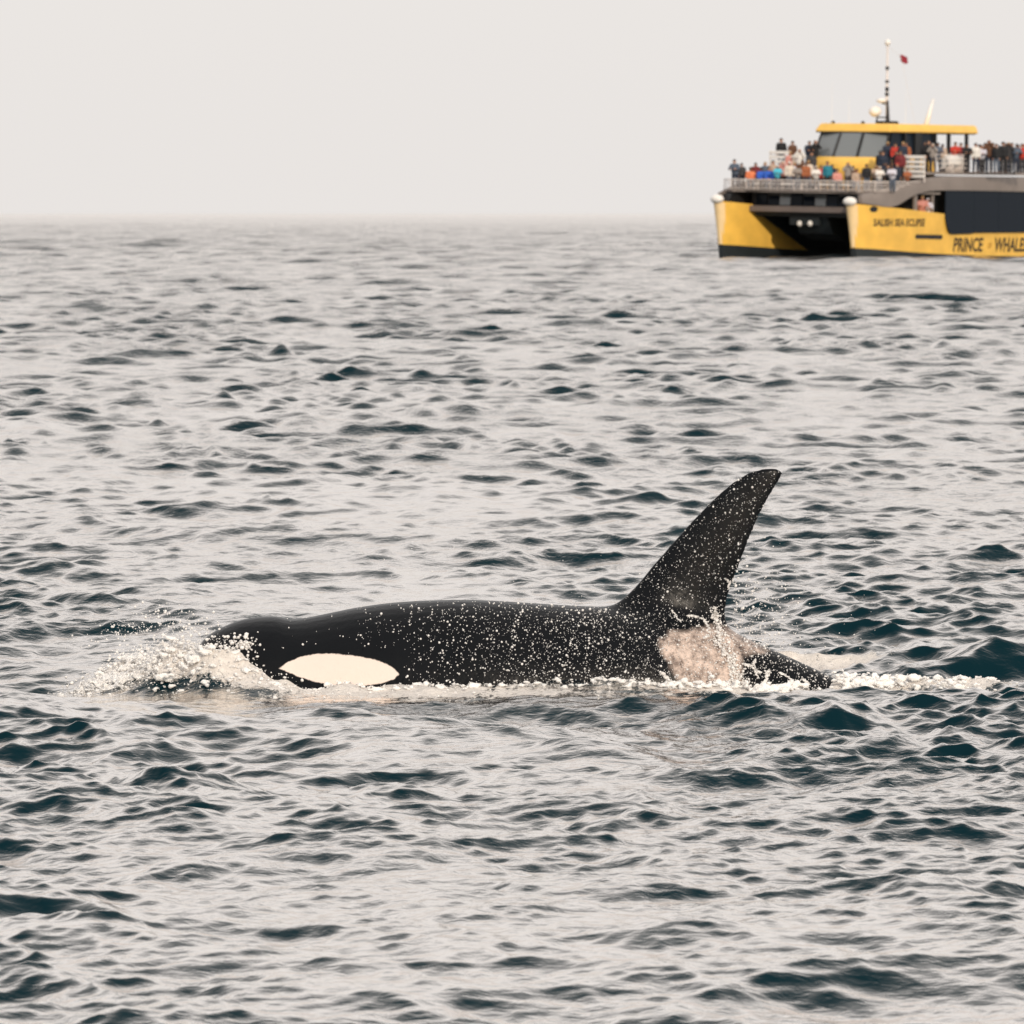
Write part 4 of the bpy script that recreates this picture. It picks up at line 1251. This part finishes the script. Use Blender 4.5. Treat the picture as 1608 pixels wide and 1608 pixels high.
person(1573, 13.0, UP, 'stand', 'black', 'short', 'dark', 'dark haired person in black jacket standing at the upper rail', 1.06, 10)
person(1582, 13.6, UP, 'photo', 'charcoal', 'short', 'fair', 'fair haired person in charcoal jacket taking a photograph at the upper rail', 1.04, -5)
person(1593, 14.0, UP, 'lean', 'slate', 'hat', 'black', 'person in slate jacket and black cap at the upper rail', 1.0, 15)
person(1603, 14.4, UP, 'stand', 'red', 'short', 'brown', 'person in bright red jacket at the upper rail toward the stern', 1.0, -10)
person(1612, 15.0, UP, 'stand', 'pink', 'long', 'dark', 'long haired person in pink jacket at the upper rail toward the stern', .97, 0)
# ---- in the side opening of the main deck
person(1457, 7.0, 1.952, 'lean', 'pink', 'short', 'fair', 'fair haired person in pink jacket looking out of the side opening above the yellow hull', 1.12, 5, b=-.55)
person(1467, 7.7, 1.952, 'lean', 'lavender', 'hat', 'lavender', 'person in lavender jacket and cap in the side opening above the yellow hull', 1.04, -10, b=-.55)

# ---- second row across the upper deck
row2 = [(1545, 6.5, 'charcoal', 'short', 'dark', 'charcoal jacket'), (1557, 5.5, 'navy', 'long', 'brown', 'navy coat with long brown hair'), (1568, 7.0, 'grey', 'hat', 'black', 'grey jacket and black cap'),
        (1578, 4.6, 'rust', 'short', 'dark', 'rust jacket'), (1587, 6.0, 'black', 'hood', 'black', 'black coat with hood up'), (1597, 5.0, 'cream', 'short', 'brown', 'cream jacket'), (1606, 6.8, 'navy', 'hat', 'red', 'navy jacket and red cap'),
        (1536, 4.0, 'brown', 'long', 'dark', 'brown coat with long dark hair')]
for px, b, jk_, g_, h_, txt in row2:
    a = a_of(px, b)
    person(px, a, UP, 'stand', jk_, g_, h_, 'person in ' + txt + ' in the row behind the upper rail', prng.uniform(.95, 1.08), b=b)

# ---- more passengers packed between the others
more = [(1163, 2.9, FD, 'stand', 'charcoal', 'hat', 'black', 'charcoal jacket and black cap near the starboard bow rail', .9), (1200, 4.8, FD, 'stand', 'slate', 'long', 'fair', 'slate jacket with long fair hair behind the blue jackets', .95),
        (1212, 5.0, FD, 'stand', 'beige', 'short', 'dark', 'beige jacket behind the cyan jacket', 1.0), (1229, 4.9, FD, 'photo', 'pink', 'hat', 'cream', 'pink jacket and cream cap below the starboard guard', .98),
        (1246, 4.3, FD, 'stand', 'lavender', 'short', 'fair', 'lavender jacket on the foredeck below the starboard step', .95), (1259, 4.9, FD, 'stand', 'brown', 'hood', 'black', 'brown jacket with black hood below the starboard step', 1.04),
        (1273, 5.5, ST, 'stand', 'charcoal', 'long', 'dark', 'charcoal jacket with long dark hair on the starboard step', .98), (1247, 5.7, ST, 'stand', 'cream', 'short', 'brown', 'cream jacket on the starboard step', 1.0),
        (1268, 6.8, UP, 'lean', 'navy', 'short', 'brown', 'navy jacket leaning on the starboard wing', 1.0), (1288, 4.4, FD, 'stand', 'red', 'hat', 'navy', 'red jacket and navy cap below the windscreen', .86),
        (1308, 3.6, FD, 'lean', 'navy', 'short', 'dark', 'navy jacket leaning beside the teal jacket', .9), (1338, 4.2, FD, 'stand', 'brown', 'long', 'brown', 'brown jacket with long brown hair below the windscreen', .86),
        (1372, 3.4, FD, 'lean', 'beige', 'long', 'fair', 'beige jacket with long fair hair by the port rail', .9), (1393, 3.7, FD, 'stand', 'charcoal', 'short', 'dark', 'charcoal jacket on the foredeck before the port step', .93),
        (1407, 4.4, FD, 'stand', 'navy', 'hat', 'red', 'navy jacket and red cap on the foredeck before the port step', .98), (1381, 5.7, ST, 'stand', 'black', 'hat', 'charcoal', 'black coat and charcoal cap at the wheelhouse corner', 1.04),
        (1406, 5.8, ST, 'photo', 'black', 'hood', 'black', 'black hooded coat photographing from the port step', 1.02), (1451, 8.6, UP, 'stand', 'charcoal', 'hood', 'charcoal', 'charcoal hooded coat under the roof edge', 1.02),
        (1478, 9.4, UP, 'stand', 'beige', 'hat', 'navy', 'beige jacket and navy cap beside the raft canister', .95)]
for px, a, z, kd, jk_, g_, h_, txt, s_ in more:
    person(px, a, z, kd, jk_, g_, h_, 'person in ' + txt, s_)
